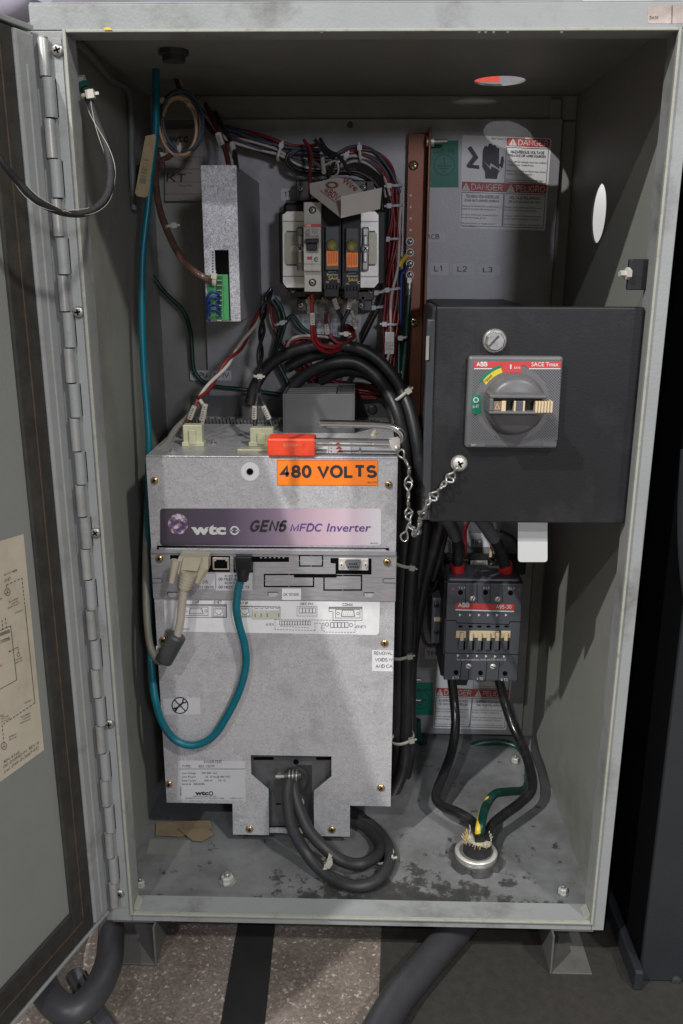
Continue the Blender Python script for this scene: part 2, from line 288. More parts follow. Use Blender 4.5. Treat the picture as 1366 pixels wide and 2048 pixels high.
class MB:
    def __init__(s): s.V = []; s.F = []; s.M = []; s.Sm = []; s.mats = []
    def mi(s, m):
        if m not in s.mats: s.mats.append(m)
        return s.mats.index(m)
    def add(s, V, F, m, smooth=False):
        b = len(s.V); s.V += [tuple(v) for v in V]; i = s.mi(m)
        for f in F: s.F.append(tuple(b+k for k in f)); s.M.append(i); s.Sm.append(smooth)
        return s
    def box(s, x0, x1, y0, y1, z0, z1, m, bev=0.):
        if x0 > x1: x0, x1 = x1, x0
        if y0 > y1: y0, y1 = y1, y0
        if z0 > z1: z0, z1 = z1, z0
        if bev <= 0:
            V = [(x, y, z) for x in (x0, x1) for y in (y0, y1) for z in (z0, z1)]
            F = [(0, 1, 3, 2), (4, 6, 7, 5), (0, 4, 5, 1), (2, 3, 7, 6), (0, 2, 6, 4), (1, 5, 7, 3)]
            return s.add(V, F, m)
        bev = min(bev, (x1-x0)/2.01, (y1-y0)/2.01, (z1-z0)/2.01)
        import bmesh
        bm = bmesh.new(); bmesh.ops.create_cube(bm, size=1)
        for v in bm.verts: v.co = Vector(((x0+x1)/2+v.co.x*(x1-x0), (y0+y1)/2+v.co.y*(y1-y0), (z0+z1)/2+v.co.z*(z1-z0)))
        bmesh.ops.bevel(bm, geom=bm.edges[:], offset=bev, segments=2, affect='EDGES', profile=.5)
        bm.verts.index_update(); V = [v.co.copy() for v in bm.verts]; F = [tuple(v.index for v in f.verts) for f in bm.faces]; bm.free()
        return s.add(V, F, m)
    def pbox(s, x0, y0, x1, y1, Ya, Yb, m, bev=0.):
        a, b, c, d = rect(x0, y0, x1, y1, Ya); return s.box(a, b, Ya, Yb, c, d, m, bev)
    def prism(s, pts, Ya, Yb, m):        # pixel outline on plane Ya extruded back to Yb
        w = [P(x, y, Ya) for x, y in pts]; n = len(w)
        V = [v.copy() for v in w]+[Vector((v.x, Yb, v.z)) for v in w]
        F = [tuple(range(n)), tuple(range(2*n-1, n-1, -1))]+[(i, n+i, n+(i+1) % n, (i+1) % n) for i in range(n)]
        return s.add(V, F, m)
    def solid(s, base, off, m):           # any outline + offset vector
        n = len(base); off = Vector(off); V = [Vector(v) for v in base]+[Vector(v)+off for v in base]
        F = [tuple(range(n)), tuple(range(2*n-1, n-1, -1))]+[(i, n+i, n+(i+1) % n, (i+1) % n) for i in range(n)]
        return s.add(V, F, m)
    def tube(s, pts, r, m, n=10, caps=True, flat=1., smooth=True):
        pts = [Vector(p) for p in pts]; V = []; F = []; N_ = len(pts)
        t0 = (pts[1]-pts[0]).normalized(); a = Vector((0, 1, 0)) if abs(t0.y) < .9 else Vector((1, 0, 0)); nrm = (a-t0*a.dot(t0)).normalized()
        for i, p in enumerate(pts):
            t = (pts[min(i+1, N_-1)]-pts[max(i-1, 0)]).normalized(); nrm = nrm-t*nrm.dot(t)
            nrm = nrm.normalized() if nrm.length > 1e-6 else Vector((0, 0, 1)); bn = t.cross(nrm)
            rr = r(i/(N_-1)) if callable(r) else r
            for k in range(n):
                an = 2*math.pi*k/n; V.append(p+nrm*math.cos(an)*rr*flat+bn*math.sin(an)*rr)
        for i in range(N_-1):
            for k in range(n): F.append((i*n+k, i*n+(k+1) % n, (i+1)*n+(k+1) % n, (i+1)*n+k))
        s.add(V, F, m, smooth)
        if caps: s.add(V[:n], [tuple(range(n-1, -1, -1))], m); s.add(V[-n:], [tuple(range(n))], m)
        return s
    def lathe(s, c, axis, prof, m, n=20, smooth=False, ang=0.):  # prof: (r, h) along axis
        c = Vector(c); ax = Vector(axis).normalized(); a = Vector((1, 0, 0)) if abs(ax.x) < .9 else Vector((0, 0, 1))
        e1 = (a-ax*a.dot(ax)).normalized(); e2 = ax.cross(e1); V = []; F = []
        for r, h in prof:
            for k in range(n):
                t = ang+2*math.pi*k/n; V.append(c+ax*h+e1*math.cos(t)*r+e2*math.sin(t)*r)
        for i in range(len(prof)-1):
            for k in range(n): F.append((i*n+k, i*n+(k+1) % n, (i+1)*n+(k+1) % n, (i+1)*n+k))
        s.add(V, F, m, smooth)
        if prof[0][0] > 1e-5: s.add(V[:n], [tuple(range(n-1, -1, -1))], m)
        if prof[-1][0] > 1e-5: s.add(V[-n:], [tuple(range(n))], m)
        return s
    def build(s, name, parent=None, label=None):
        me = bpy.data.meshes.new(name); off = parent.matrix_world.translation if parent else Vector((0, 0, 0))
        if parent is None:
            xs = [v[0] for v in s.V]; ys = [v[1] for v in s.V]; zs = [v[2] for v in s.V]
            off = Vector(((min(xs)+max(xs))/2, (min(ys)+max(ys))/2, min(zs)))
        me.from_pydata([(v[0]-off.x, v[1]-off.y, v[2]-off.z) for v in s.V], [], s.F)
        for m in s.mats: me.materials.append(m)
        for p, i, sm in zip(me.polygons, s.M, s.Sm): p.material_index = i; p.use_smooth = sm
        me.update(); o = bpy.data.objects.new(name, me); S.collection.objects.link(o)
        if parent: o.parent = parent; o.matrix_world = Matrix.Translation(off)
        else: o.location = off
        o.matrix_world = Matrix.Translation(off)
        if label: o['label'] = label
        return o
class Pen:      # draws flat print on a plane, in photo pixels
    def __init__(s, mb, pt, nrm, eps=.00025): s.mb = mb; s.p = Vector(pt); s.n = Vector(nrm).normalized(); s.e = eps; s.q = None
    def quad(s, TL, TR, BR, BL): s.q = (TL, TR, BR, BL); return s
    def w(s, x, y, lay=1):
        if s.q:
            a, b, c, d = s.q; x0 = a[0]+(b[0]-a[0])*x; y0 = a[1]+(b[1]-a[1])*x; x1 = d[0]+(c[0]-d[0])*x; y1 = d[1]+(c[1]-d[1])*x
            x, y = x0+(x1-x0)*y, y0+(y1-y0)*y
        d = ray(x, y); o = s.p+s.n*s.e*lay; return CL+d*((o-CL).dot(s.n)/d.dot(s.n))
    def poly(s, pts, m, lay=1, thick=0.):
        w = [s.w(x, y, lay) for x, y in pts]
        if thick: s.mb.solid(w, -s.n*thick, m)
        else: s.mb.add(w, [tuple(range(len(w)))], m)
    def rect(s, x0, y0, x1, y1, m, lay=1, thick=0.): s.poly([(x0, y0), (x1, y0), (x1, y1), (x0, y1)], m, lay, thick)
    def rrect(s, x0, y0, x1, y1, r, m, lay=1, thick=0., asp=1.):
        pts = []
        for cx, cy, a in ((x1-r, y0+r*asp, -90), (x1-r, y1-r*asp, 0), (x0+r, y1-r*asp, 90), (x0+r, y0+r*asp, 180)):
            for k in range(5): t = math.radians(a+22.5*k); pts.append((cx+r*math.cos(t), cy+r*asp*math.sin(t)))
        s.poly(pts, m, lay, thick)
    def line(s, pts, w, m, lay=2, asp=1.):
        for (x0, y0), (x1, y1) in zip(pts, pts[1:]):
            l = math.hypot(x1-x0, y1-y0) or 1; dx, dy = (x1-x0)/l*w/2, (y1-y0)/l*w/2
            s.poly([(x0+dy, y0-dx*asp), (x1+dy, y1-dx*asp), (x1-dy, y1+dx*asp), (x0-dy, y0+dx*asp)], m, lay)
    def dash(s, pts, w, m, on=4, off=2.5, lay=2):
        for (x0, y0), (x1, y1) in zip(pts, pts[1:]):
            l = math.hypot(x1-x0, y1-y0); t = 0
            while t < l:
                e = min(t+on, l); s.line([(x0+(x1-x0)*t/l, y0+(y1-y0)*t/l), (x0+(x1-x0)*e/l, y0+(y1-y0)*e/l)], w, m, lay); t += on+off
    def ring(s, cx, cy, r, w, m, lay=2, a0=0, a1=360, asp=1.):
        n = 28; pts = [(math.radians(a0+(a1-a0)*k/n)) for k in range(n+1)]
        for a, b in zip(pts, pts[1:]):
            s.poly([(cx+(r+w/2)*math.cos(a), cy+(r+w/2)*asp*math.sin(a)), (cx+(r+w/2)*math.cos(b), cy+(r+w/2)*asp*math.sin(b)), (cx+(r-w/2)*math.cos(b), cy+(r-w/2)*asp*math.sin(b)), (cx+(r-w/2)*math.cos(a), cy+(r-w/2)*asp*math.sin(a))], m, lay)
    def disc(s, cx, cy, r, m, lay=2, asp=1.): s.poly([(cx+r*math.cos(k*math.pi/12), cy+r*asp*math.sin(k*math.pi/12)) for k in range(24)], m, lay)
    def box4(s, x0, y0, x1, y1, w, m, lay=2, asp=1.): s.line([(x0, y0), (x1, y0), (x1, y1), (x0, y1), (x0, y0)], w, m, lay, asp)
    def text(s, t, x0, yb, x1, h, m, lay=2, bold=.0, ital=.0, dy=0., ang=0.):
        v, f = textgeo(t, bold, ital); ca, sa = math.cos(ang), math.sin(ang); W_ = []
        for a, b, l_ in v:
            X = a*(x1-x0); Y = -b*h+dy*a; W_.append(s.w(x0+X*ca-Y*sa, yb+X*sa+Y*ca, lay+l_))
        s.mb.add(W_, f, m)
def fpen(mb, Y, eps=.00025): return Pen(mb, (0, Y, 0), (0, -1, 0), eps)

def empty(name, loc, label, cat, group=None):
    o = bpy.data.objects.new(name, None); S.collection.objects.link(o); o.location = loc; o.empty_display_size = .05
    o.matrix_world = Matrix.Translation(loc); o['label'] = label; o['category'] = cat
    if group: o['group'] = group
    return o
def tag(o, label, cat, group=None):
    o['label'] = label; o['category'] = cat
    if group: o['group'] = group
    return o
def spline(pts, sub=8):
    pts = [Vector(p) for p in pts]; Q = [pts[0]*2-pts[1]]+pts+[pts[-1]*2-pts[-2]]; out = []
    for i in range(1, len(Q)-2):
        a, b, c, d = Q[i-1:i+3]
        for k in range(sub):
            t = k/sub; out.append(.5*((2*b)+(c-a)*t+(2*a-5*b+4*c-d)*t*t+(3*b-a-3*c+d)*t**3))
    out.append(pts[-1]); return out
def pp(*pts): return spline([P(x, y, Y) for x, y, Y in pts])
def screw(mb, x, y, Y, rpx, m, cross=True, ang=.3, head=.0022, nrm=(0, -1, 0), c=None, slot=False):
    c = P(x, y, Y) if c is None else Vector(c); r = rpx/sc(x, y, Y) if rpx > .5 else rpx
    ax = Vector(nrm).normalized()
    mb.lathe(c, ax, [(r, 0), (r, head*.35), (r*.86, head*.8), (r*.5, head), (0.0001, head*1.02)], m, 18, True)
    if cross or slot:
        a = Vector((1, 0, 0)) if abs(ax.x) < .9 else Vector((0, 1, 0)); e1 = (a-ax*a.dot(ax)).normalized(); e2 = ax.cross(e1)
        for k in range(1 if slot else 2):
            t = ang+k*math.pi/2; d = e1*math.cos(t)+e2*math.sin(t); q = ax.cross(d); o = c+ax*head*1.0; L_ = r*(.8 if slot else .52); w_ = r*.13
            mb.solid([o+d*L_+q*w_, o+d*L_-q*w_, o-d*L_-q*w_, o-d*L_+q*w_], ax*.00025, VOID)
def tie(mb, x, y, Y, wpx, ang, m=None, head=1, hw=.0035, hs=1.):
    """cable tie band wrapped round a bundle: ang = direction (deg, photo plane) across the bundle"""
    m = m or IVORY; k = sc(x, y, Y); r = wpx/2/k; c = P(x, y, Y); a = math.radians(ang); d = Vector((math.cos(a), 0, math.sin(a))); up = Vector((0, -1, 0)); ax = Vector((-math.sin(a), 0, math.cos(a)))
    V = []; F = []; n = 18
    for i in range(n):
        t = 2*math.pi*i/n; q = c+d*math.cos(t)*r*1.05+up*math.sin(t)*r*1.05
        for s_ in (-1, 1): V.append(q+ax*s_*hw/2)
        q2 = c+d*math.cos(t)*(r*1.05+.0012)+up*math.sin(t)*(r*1.05+.0012)
        for s_ in (-1, 1): V.append(q2+ax*s_*hw/2)
    for i in range(n):
        j = (i+1) % n; F += [(4*i+2, 4*i+3, 4*j+3, 4*j+2), (4*i, 4*i+2, 4*j+2, 4*j), (4*i+1, 4*j+1, 4*j+3, 4*i+3)]
    mb.add(V, F, m, True)
    hd = c+d*head*(r*.8)+up*(r*.75+.001); hh = .0032*hs
    mb.solid([hd+d*hh+ax*hh-up*hh*.6, hd-d*hh+ax*hh-up*hh*.6, hd-d*hh-ax*hh-up*hh*.6, hd+d*hh-ax*hh-up*hh*.6], up*hh*1.6, m)
    e = hd+d*head*(hh*2.1); mb.solid([hd+d*head*hh+ax*.0013, e+ax*.0013, e-ax*.0013, hd+d*head*hh-ax*.0013], up*.0012, m)
def bundle(mb, path, cols, R, r, twist=1.5, n=6):
    N_ = len(path)
    for j, m in enumerate(cols):
        ph = 2*math.pi*j/len(cols)*1.618*3; rad = R*math.sqrt((j+.5)/len(cols)); pts = []
        sd = random.random()*6
        for i, p in enumerate(path):
            t = (path[min(i+1, N_-1)]-path[max(i-1, 0)]).normalized(); a = Vector((0, 1, 0)); e1 = (a-t*a.dot(t)).normalized(); e2 = t.cross(e1)
            an = ph+twist*i/N_+.35*math.sin(sd+i*.25); rr = rad*(1+.15*math.sin(i*.3+sd)); pts.append(p+e1*math.cos(an)*rr+e2*math.sin(an)*rr)
        mb.tube(pts, r, m, n)
def twisted(mb, path, cols, R, r, turns, n=7):
    N_ = len(path)
    for j, m in enumerate(cols):
        pts = []
        for i, p in enumerate(path):
            t = (path[min(i+1, N_-1)]-path[max(i-1, 0)]).normalized(); a = Vector((0, 1, 0)); e1 = (a-t*a.dot(t)).normalized(); e2 = t.cross(e1)
            an = 2*math.pi*(turns*i/N_+j/len(cols)); pts.append(p+e1*math.cos(an)*R+e2*math.sin(an)*R)
        mb.tube(pts, r, m, n)
def sleeve(mb, path, r, m, txt=None, x=0, y=0, Y=0, w=8, h=5): mb.tube(path, r, m, 10)
# ================================================================ SETTING
g = MB(); g.box(-6, 6, -4, 6, -.08, -.060, CONC)
gr = g.build('ground'); gr['kind'] = 'structure'
g = MB(); g.box(-6, 6, 3.0, 3.05, -.05, 4, mat('shop_wall_paint', (.3, .29, .33), .7, 0, .3, 2))
bw = g.build('background_wall'); bw['kind'] = 'structure'
def gquad(mb, pts, m, z0=-.060, th=.002):
    w = [PZ(x, y, z0+th) for x, y in pts]; mb.solid(w, (0, 0, -th), m)
mb = MB(); gquad(mb, [(484, 1800), (555, 1800), (526, 2080), (436, 2080)], SLOTB)  # flat black band laid over the concrete
tag(mb.build('floor_strip'), 'flat black strip running across the speckled concrete, near the middle under the cabinet', 'floor strip')
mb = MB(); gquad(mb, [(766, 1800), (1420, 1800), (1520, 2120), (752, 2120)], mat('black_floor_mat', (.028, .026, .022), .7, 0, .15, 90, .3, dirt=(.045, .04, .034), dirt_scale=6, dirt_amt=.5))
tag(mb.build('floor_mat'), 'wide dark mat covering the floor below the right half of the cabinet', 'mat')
# conduit lying on the mat
mb = MB(); mb.tube(spline([PZ(985, 1780, -.0405), PZ(905, 1868, -.0405), PZ(850, 1930, -.0405), PZ(793, 2000, -.0405), PZ(735, 2100, -.0405)]), .0192, PVC, 24)
tag(mb.build('conduit_pipe'), 'thick dark grey conduit slanting out from under the cabinet bottom across the dark mat', 'conduit')
# hoses lower left
mb = MB(); mb.tube(spline([P(222, 1835, .05), P(222, 1880, .0), P(216, 1930, -.055), P(190, 1985, -.10), P(148, 2022, -.125), P(108, 2005, -.115), P(84, 1960, -.082), P(92, 1900, -.03), P(115, 1840, .02), P(150, 1790, .05)]), .0165, PVC, 22)
tag(mb.build('flexible_hose'), 'thick dark hose bent in a U below the door hinge at the lower left', 'hose')
mb = MB(); mb.tube(spline([P(150, 1950, -.03), P(185, 2010, -.075), P(235, 2085, -.12)]), .0105, mat('glossy_dark_pipe', (.12, .12, .14), .18, .4, .1, 20), 18)
tag(mb.build('shiny_pipe'), 'short shiny grey pipe passing under the U shaped hose', 'pipe')
mb = MB(); mb.tube(spline([P(-5, 30, .35), P(40, 5, .3), P(75, -30, .28)]), .022, mat('pale_lavender_pipe', (.42, .4, .5), .4, 0, .1, 20), 20)
tag(mb.build('overhead_pipe'), 'pale lavender pipe crossing behind the top left corner of the cabinet', 'pipe')
mb = MB(); mb.box(.44, .9, 1.1, 1.2, -.06, 1.3, mat('bright_white_paint', (.85, .85, .85), .5, 0, .03), .01); tag(mb.build('white_backing'), 'white block added behind so the round hole in the right wall looks bright', 'cabinet')  # added white block, only there to make the side hole bright
# neighbouring machine at right
n0 = empty('machine_housing', (.37, .0, -.055), 'tall dark blue-grey machine housing standing right of the cabinet', 'machine')
mb = MB(); mb.box(.350, .9, -.02, -.012, -.058, 1.5, NEIGH, .003); mb.build('housing_panel', n0); mb = MB(); mb.box(.352, .9, -.0115, .3, -.058, 1.49, VOID); mb.build('shaded_housing_side', n0)  # side box coloured black to carry the shade of the gap
mb = MB(); mb.box(.338, .3495, -.035, .3, -.058, -.03, NEIGH, .003); mb.build('base_flange', n0)
mb = MB(); mb.tube(spline([P(1392, 1240, -.03), P(1378, 1150, -.035), P(1373, 1040, -.035), P(1380, 900, -.03)]), .009, NEIGH, 14); mb.build('edge_cable', n0)
mb = MB(); mb.lathe(P(1352, 1960, -.02), (0, -1, 0), [(.006, 0), (.006, .002), (.003, .003)], DARKM, 12); mb.build('bolt', n0)

# ================================================================ CABINET
CW, H, DP = .305, 1.0135, .453
OX0, OX1, OZ0, OZ1 = -.273, .2895, .013, .990
cab = empty('electrical_cabinet', (0, .2, 0), 'open grey painted steel electrical cabinet with a hinged door swung to the left', 'cabinet')
T = .0025
def hole_plate(mb, a0, a1, b0, b1, c, r, w, th, m, axis):
    """plate in (a,b) with a round hole; w = constant coordinate, axis 'x' or 'z'"""
    n = 48; cx, cy = c; pts = []; out = []
    for k in range(n):
        t = 2*math.pi*k/n; dx, dy = math.cos(t), math.sin(t); pts.append((cx+r*dx, cy+r*dy))
        s_ = min([((a1-cx)/dx if dx > 0 else (a0-cx)/dx) if abs(dx) > 1e-6 else 9, ((b1-cy)/dy if dy > 0 else (b0-cy)/dy) if abs(dy) > 1e-6 else 9]); out.append((cx+dx*s_, cy+dy*s_))
    for q in ((a0, b0), (a0, b1), (a1, b0), (a1, b1)):      # snap nearest outer vertex to the corner
        i = min(range(n), key=lambda j: (out[j][0]-q[0])**2+(out[j][1]-q[1])**2); out[i] = q
    def V(p, o): return (w+o, p[0], p[1]) if axis == 'x' else (p[0], p[1], w+o)
    vs = [V(p, 0) for p in pts]+[V(p, 0) for p in out]+[V(p, th) for p in pts]+[V(p, th) for p in out]; F = []
    for k in range(n):
        j = (k+1) % n; F += [(k, j, n+j, n+k), (2*n+k, 3*n+k, 3*n+j, 2*n+j), (k, 2*n+k, 2*n+j, j), (n+k, n+j, 3*n+j, 3*n+k)]
    mb.add(vs, F, m)
mb = MB(); mb.box(-CW, -CW+T, .0, DP, 0, H, PAINT); mb.build('side_panel', cab)
mb = MB(); hole_plate(mb, 0, DP, 0, H, (.286, .846), .036, CW-T, T, PAINT, 'x'); mb.build('side_panel', cab)
mb = MB(); hole_plate(mb, -CW+T, CW-T, 0, DP, (.178, .348), .033, H-T, T, PAINT, 'z'); mb.build('top_panel', cab)
mb = MB(); mb.box(-CW+T, CW-T, 0, DP, 0, T, FLOORPAN); mb.build('bottom_panel', cab)
mb = MB(); mb.box(-CW+T, CW-T, DP, DP+.002, 0, H, PAINT)
mb.box(-CW+T, CW-T, DP-.006, DP, H-.035, H-T, PAINT, .002); mb.box(CW-T-.02, CW-T, DP-.006, DP-.0005, T, H-.036, PAINT, .002)
mb.box(CW-.042, CW-.0255, DP-.012, DP-.0065, H-.045, H-.008, PAINT, .002)
mb.build('back_panel', cab)
# front frame: four rails
mb = MB(); mb.box(-CW-.001, CW+.001, -.002, -.0002, OZ1+.002, H, PAINT2, .0008); mb.box(-CW-.001, CW+.001, -.0002, .006, H, H+.002, PAINT2, .0008)
mb.box(-CW-.001, OX0-.002, -.002, -.0002, 0, OZ1+.0015, PAINT2, .0006)
mb.box(OX1+.002, CW+.001, -.002, -.0002, 0, OZ1+.0015, PAINT2, .0006)
mb.box(OX0-.0015, OX1+.0015, -.002, -.0002, 0, OZ0-.002, PAINT2, .0006); mb.build('front_frame', cab)
# inward lip with worn edge
mb = MB(); LD = .028
mb.box(OX0-.002, OX0, -.0005, LD, OZ0-.002, OZ1+.002, PAINT2); mb.box(OX1, OX1+.002, -.0005, LD, OZ0-.002, OZ1+.002, PAINT2)
mb.box(OX0, OX1, -.0005, LD, OZ0-.002, OZ0, PAINT2); mb.box(OX0, OX1, -.0005, LD, OZ1, OZ1+.002, PAINT2)
e = .0016
mb.box(OX0-.002-e*.2, OX0+e*.5, -.0058, -.0006, OZ0-.002, OZ1+.002, EDGE, .0006); mb.box(OX1-e*.5, OX1+.002, -.0058, -.0006, OZ0-.002, OZ1+.002, EDGE, .0006)
mb.box(OX0+e*.6, OX1-e*.6, -.0058, -.0006, OZ0-.002, OZ0+e*.4, EDGE, .0006); mb.box(OX0+e*.6, OX1-e*.6, -.0058, -.0006, OZ1-e*.4, OZ1+.002, EDGE, .0006)
mb.build('opening_lip', cab)
for a, b in (((OX0+.0, OZ0), 1), ((OX1, OZ0), -1)):
    mb = MB(); x, z = a; mb.solid([(x+b*.0005, .001, z+.0005), (x+b*.007, .001, z+.0005), (x+b*.0005, .001, z+.007)], (0, .02, 0), EDGE); mb.build('corner_gusset', cab)
# frame screws (on hinge leaf)
for x, y in ((116, 101), (157, 624), (192, 1065), (219, 1447), (240, 1786)):
    mb = MB(); screw(mb, x, y, -.0032, 13*(1-.00016*(y-100)), STEEL, ang=random.random(), head=.0035); mb.build('frame_screw', cab)
mb = MB(); pen = fpen(mb, -.002); pen.rrect(1296, 10, 1380, 47, 4, mat('tarnished_nameplate', (.3, .25, .21), .35, .6, .35, 60), thick=.0008); pen.text('DATE', 1300, 38, 1318, 6, INK, lay=5); pen.line([(1345, 11), (1344, 46)], 1, INK, 5); mb.build('nameplate', cab)
mb = MB(); pen = fpen(mb, -.0065); pen.poly([(207, 57), (214, 54), (222, 56), (224, 60), (209, 60)], YEL, thick=.001); mb.build('paint_chip', cab)
for x in (640, 955, 968, 984, 1012, 1120):
    mb = MB(); p = fpen(mb, -.0062); w_ = 7; p.poly([(x, 63), (x+w_*.4, 61.2), (x+w_, 62.5), (x+w_*.8, 66), (x+w_*.2, 66.5)], DARKM, 1); mb.build('paint_chip', cab)
# feet
FOOT = mat('foot_paint', (.10, .10, .093), .55, 0, .12, 30, .2, dirt=(.06, .06, .055), dirt_scale=14, dirt_amt=.5)
for s_, xw in ((1, .2425), (-1, -.2475)):
    mb = MB(); mb.box(xw, xw+.0025, -.012, .40, -.0575, -.001, FOOT, .0006)
    mb.box(xw+.003 if s_ > 0 else xw-.052, xw+.052 if s_ > 0 else xw-.0005, -.012, .40, -.0578, -.0555, FOOT, .0006)
    mb.box(xw+.003 if s_ > 0 else xw-.052, xw+.052 if s_ > 0 else xw-.0005, -.001, .40, -.0035, -.001, FOOT, .0006)
    mb.build('foot_channel', cab)
# hinge
HZ = mat('hinge_zinc', (.34, .34, .325), .4, .3, .12, 40, dirt=(.2, .2, .19), dirt_scale=30)
hin = MB(); hin.box(-.2865, -.2775, -.0032, -.0021, .02, .985, PAINT2, .0004); hin = hin.build('hinge', cab)
z0, z1, nk = .026, .988, 27
mb = MB(); mb.lathe((-.2925, -.0068, z0+.001), (0, 0, 1), [(.0038, 0), (.0038, z1-z0-.004)], VOID, 12, True); mb.build('hinge_pin', hin)
for k in range(nk):
    a = z0+(z1-z0)*k/nk; b = z0+(z1-z0)*(k+1)/nk-.0013; mb = MB(); r = .0054 if k % 2 else .0050; cx = -.2925+(.0012 if k % 2 else -.0011)
    if k == nk-1: mb.lathe((cx, -.0068, a), (0, 0, 1), [(r, 0), (r, b-a-.003), (r*.7, b-a-.0006), (.001, b-a)], PAINT2 if k % 2 else HZ, 18, True)
    else: mb.lathe((cx, -.0068, a), (0, 0, 1), [(r, 0), (r, b-a)], PAINT2 if k % 2 else HZ, 18, True)
    if k % 2: mb.box(cx+.003, cx+.0062, -.0032, -.0022, a+.0005, b-.0005, PAINT2)
    mb.build('hinge_knuckle', hin)
# door
A = math.radians(18); DU = Vector((-math.sin(A), -math.cos(A), 0)); DN = Vector((math.cos(A), -math.sin(A), 0)); DH = Vector((-.300, -.008, 0))
def dbox(mb, u0, u1, w0, w1, za, zb, m, bev=0.):
    t = MB(); t.box(u0, u1, w0, w1, za, zb, m, bev)
    mb.add([DH+DU*v[0]+DN*v[1]+Vector((0, 0, v[2])) for v in t.V], t.F, m)
mb = MB(); dbox(mb, .0, .60, -.030, -.028, .012, .996, PAINT2); dbox(mb, .060, .56, -.008, -.006, .06, .94, DOORP)
dbox(mb, .0, .60, -.028, -.0005, .990, .995, PAINT2, .001); dbox(mb, .0, .60, -.028, -.0005, .0155, .0195, PAINT2, .001); dbox(mb, .597, .6, -.028, 0, .02, .99, PAINT2)
door = mb.build('door', cab, 'open cabinet door, pale inner face with a paper wiring diagram')
mb = MB(); dbox(mb, .001, .0285, -.028, 0, .022, .988, PAINT2, .003); dbox(mb, .012, .016, -.001, .0012, .03, .96, PAINT2, .0009); mb.build('hinge_strip', door)
mb = MB(); dbox(mb, .029, .066, -.007, -.002, .0205, .988, GASK, .0015)
dbox(mb, .0665, .59, -.007, -.002, .0205, .068, GASK, .0015); dbox(mb, .0665, .59, -.007, -.002, .935, .988, GASK, .0015)
dbox(mb, .0475, .0485, -.002, -.0012, .05, .97, RUST); dbox(mb, .0495, .58, -.002, -.0012, .043, .044, RUST); mb.build('gasket', door)
mb = MB(); dp = Pen(mb, DH+DN*-.006, DN, .0003)
dp.poly([(-60, 1100), (47, 1068), (88, 1500), (-60, 1608)], CREAM, 1)
ln = lambda pts, w=1.1: dp.line(pts, w, INK); ds = lambda pts: dp.dash(pts, 1.3, INK, 5, 3)
ds([(13, 1170), (44, 1156), (50, 1211)]); ds([(13, 1170), (14, 1178)]); ln([(50, 1211), (70, 1406)]); ds([(70, 1406), (4, 1450), (8, 1484)])
dp.ring(15, 1184, 5.5, 1, INK, asp=1.25); dp.ring(8, 1492, 5.5, 1, INK, asp=1.25); dp.ring(37, 1309, 3, .8, INK, asp=1.2); ln([(15, 1180), (15, 1186)]); ln([(12, 1187), (18, 1185)]); ln([(8, 1488), (8, 1494)]); ln([(5, 1495), (11, 1493)])
ln([(-20, 1270), (21.5, 1251.5), (33.5, 1360), (-20, 1390)]); dp.disc(19, 1303, 1.6, INK); ln([(19, 1303), (36, 1294), (37, 1306)], .8)
for x, y, r in ((1, 1240, 0), (8, 1236, 0)): ds([(x+3, y), (x+5, y+20)])
for y in (1264, 1279): dp.poly([(0, y+2), (19, y-6), (21, y+1), (0, y+9)], mat('grey_print', (.25, .24, .22), .6))
dp.text('GND', 9, 1165, 21, 6.5, INK, dy=-5); dp.text('804-5145', 7.5, 1527, 39, 6, INK, dy=-20); dp.text('DG-010592-01, REV A', 7.5, 1537, 78, 6, INK, dy=-50); dp.text('(ref. DW-012667-01)', 8.5, 1547, 77, 6, INK, dy=-50)
for t, x, y, x1 in (('#8AWG ISO XDUAL', 8, 1152, 35), ('BOX', 26, 1146, 34), ('BLACKBURN', 18, 1206, 37), ('LUGS OR', 22, 1210, 36), ('EQUIVALENT', 16, 1218, 38), ('GND BUS', 30, 1228, 46), ('GND BUS', 31, 1322, 45), ('BARE WIRE', 31, 1328, 45), ('GND BUS', 49, 1408, 63), ('BLACKBURN', 42, 1436, 61), ('LUGS OR', 46, 1440, 60), ('EQUIVALENT', 41, 1448, 62), ('COLLECTOR', 2, 1440, 17), ('CONTACTOR', 2, 1446, 20), ('BARE 20', 18, 1476, 33), ('FRONT MEN', 18, 1482, 34)):
    dp.text(t, x, y, x1, 3, INK, dy=-(x1-x)*.45)
dp.text('1IC', 0, 1436, 9, 5.5, INK, dy=-3); dp.text('INV', -8, 1338, 5, 6.5, INK, dy=-5); dp.text('SET BOX', -8, 1203, 4, 4, INK, dy=-4)
mb.build('wiring_diagram', door)
# mounting panel
YP = .438
mb = MB(); mb.box(-.232, .281, YP, YP+.003, .010, .979, PANEL, .001)
mp = mb.build('mounting_panel', cab)
for x, y in ((925, 604), (982, 604), (700, 250), (1100, 1440)):
    mb = MB(); screw(mb, x, y, YP-.0002, 6, DARKM, cross=False, head=.001); mb.build('panel_hole', mp)
for x, y, x1, y1, t in ((852, 464, 891, 484, '1CB'), (860, 525, 897, 550, 'L1'), (905, 527, 949, 550, 'L2'), (956, 529, 1000, 551, 'L3'), (562, 377, 592, 401, '1T'), (380, 741, 419, 761, '1CPU'), (422, 741, 463, 761, '1INV'), (940, 1066, 1000, 1094, '1IC'), (850, 1296, 885, 1318, '1H1')):
    mb = MB(); pen = fpen(mb, YP); pen.rrect(x, y, x1, y1, 3, DULLW if t != '1IC' else WHITE, 1)
    w = x1-x; h = y1-y
    if t == '1IC': pen.text(t, 943, 1089, 963, 11, INK, bold=.01)
    else: pen.text(t, x+w*(.1 if len(t) > 2 else .22), y1-h*.28, x+w*(.68 if t == '1CB' else .88 if len(t) > 2 else .66), h*.5, INK, bold=.01)
    mb.build('circuit_label', mp)
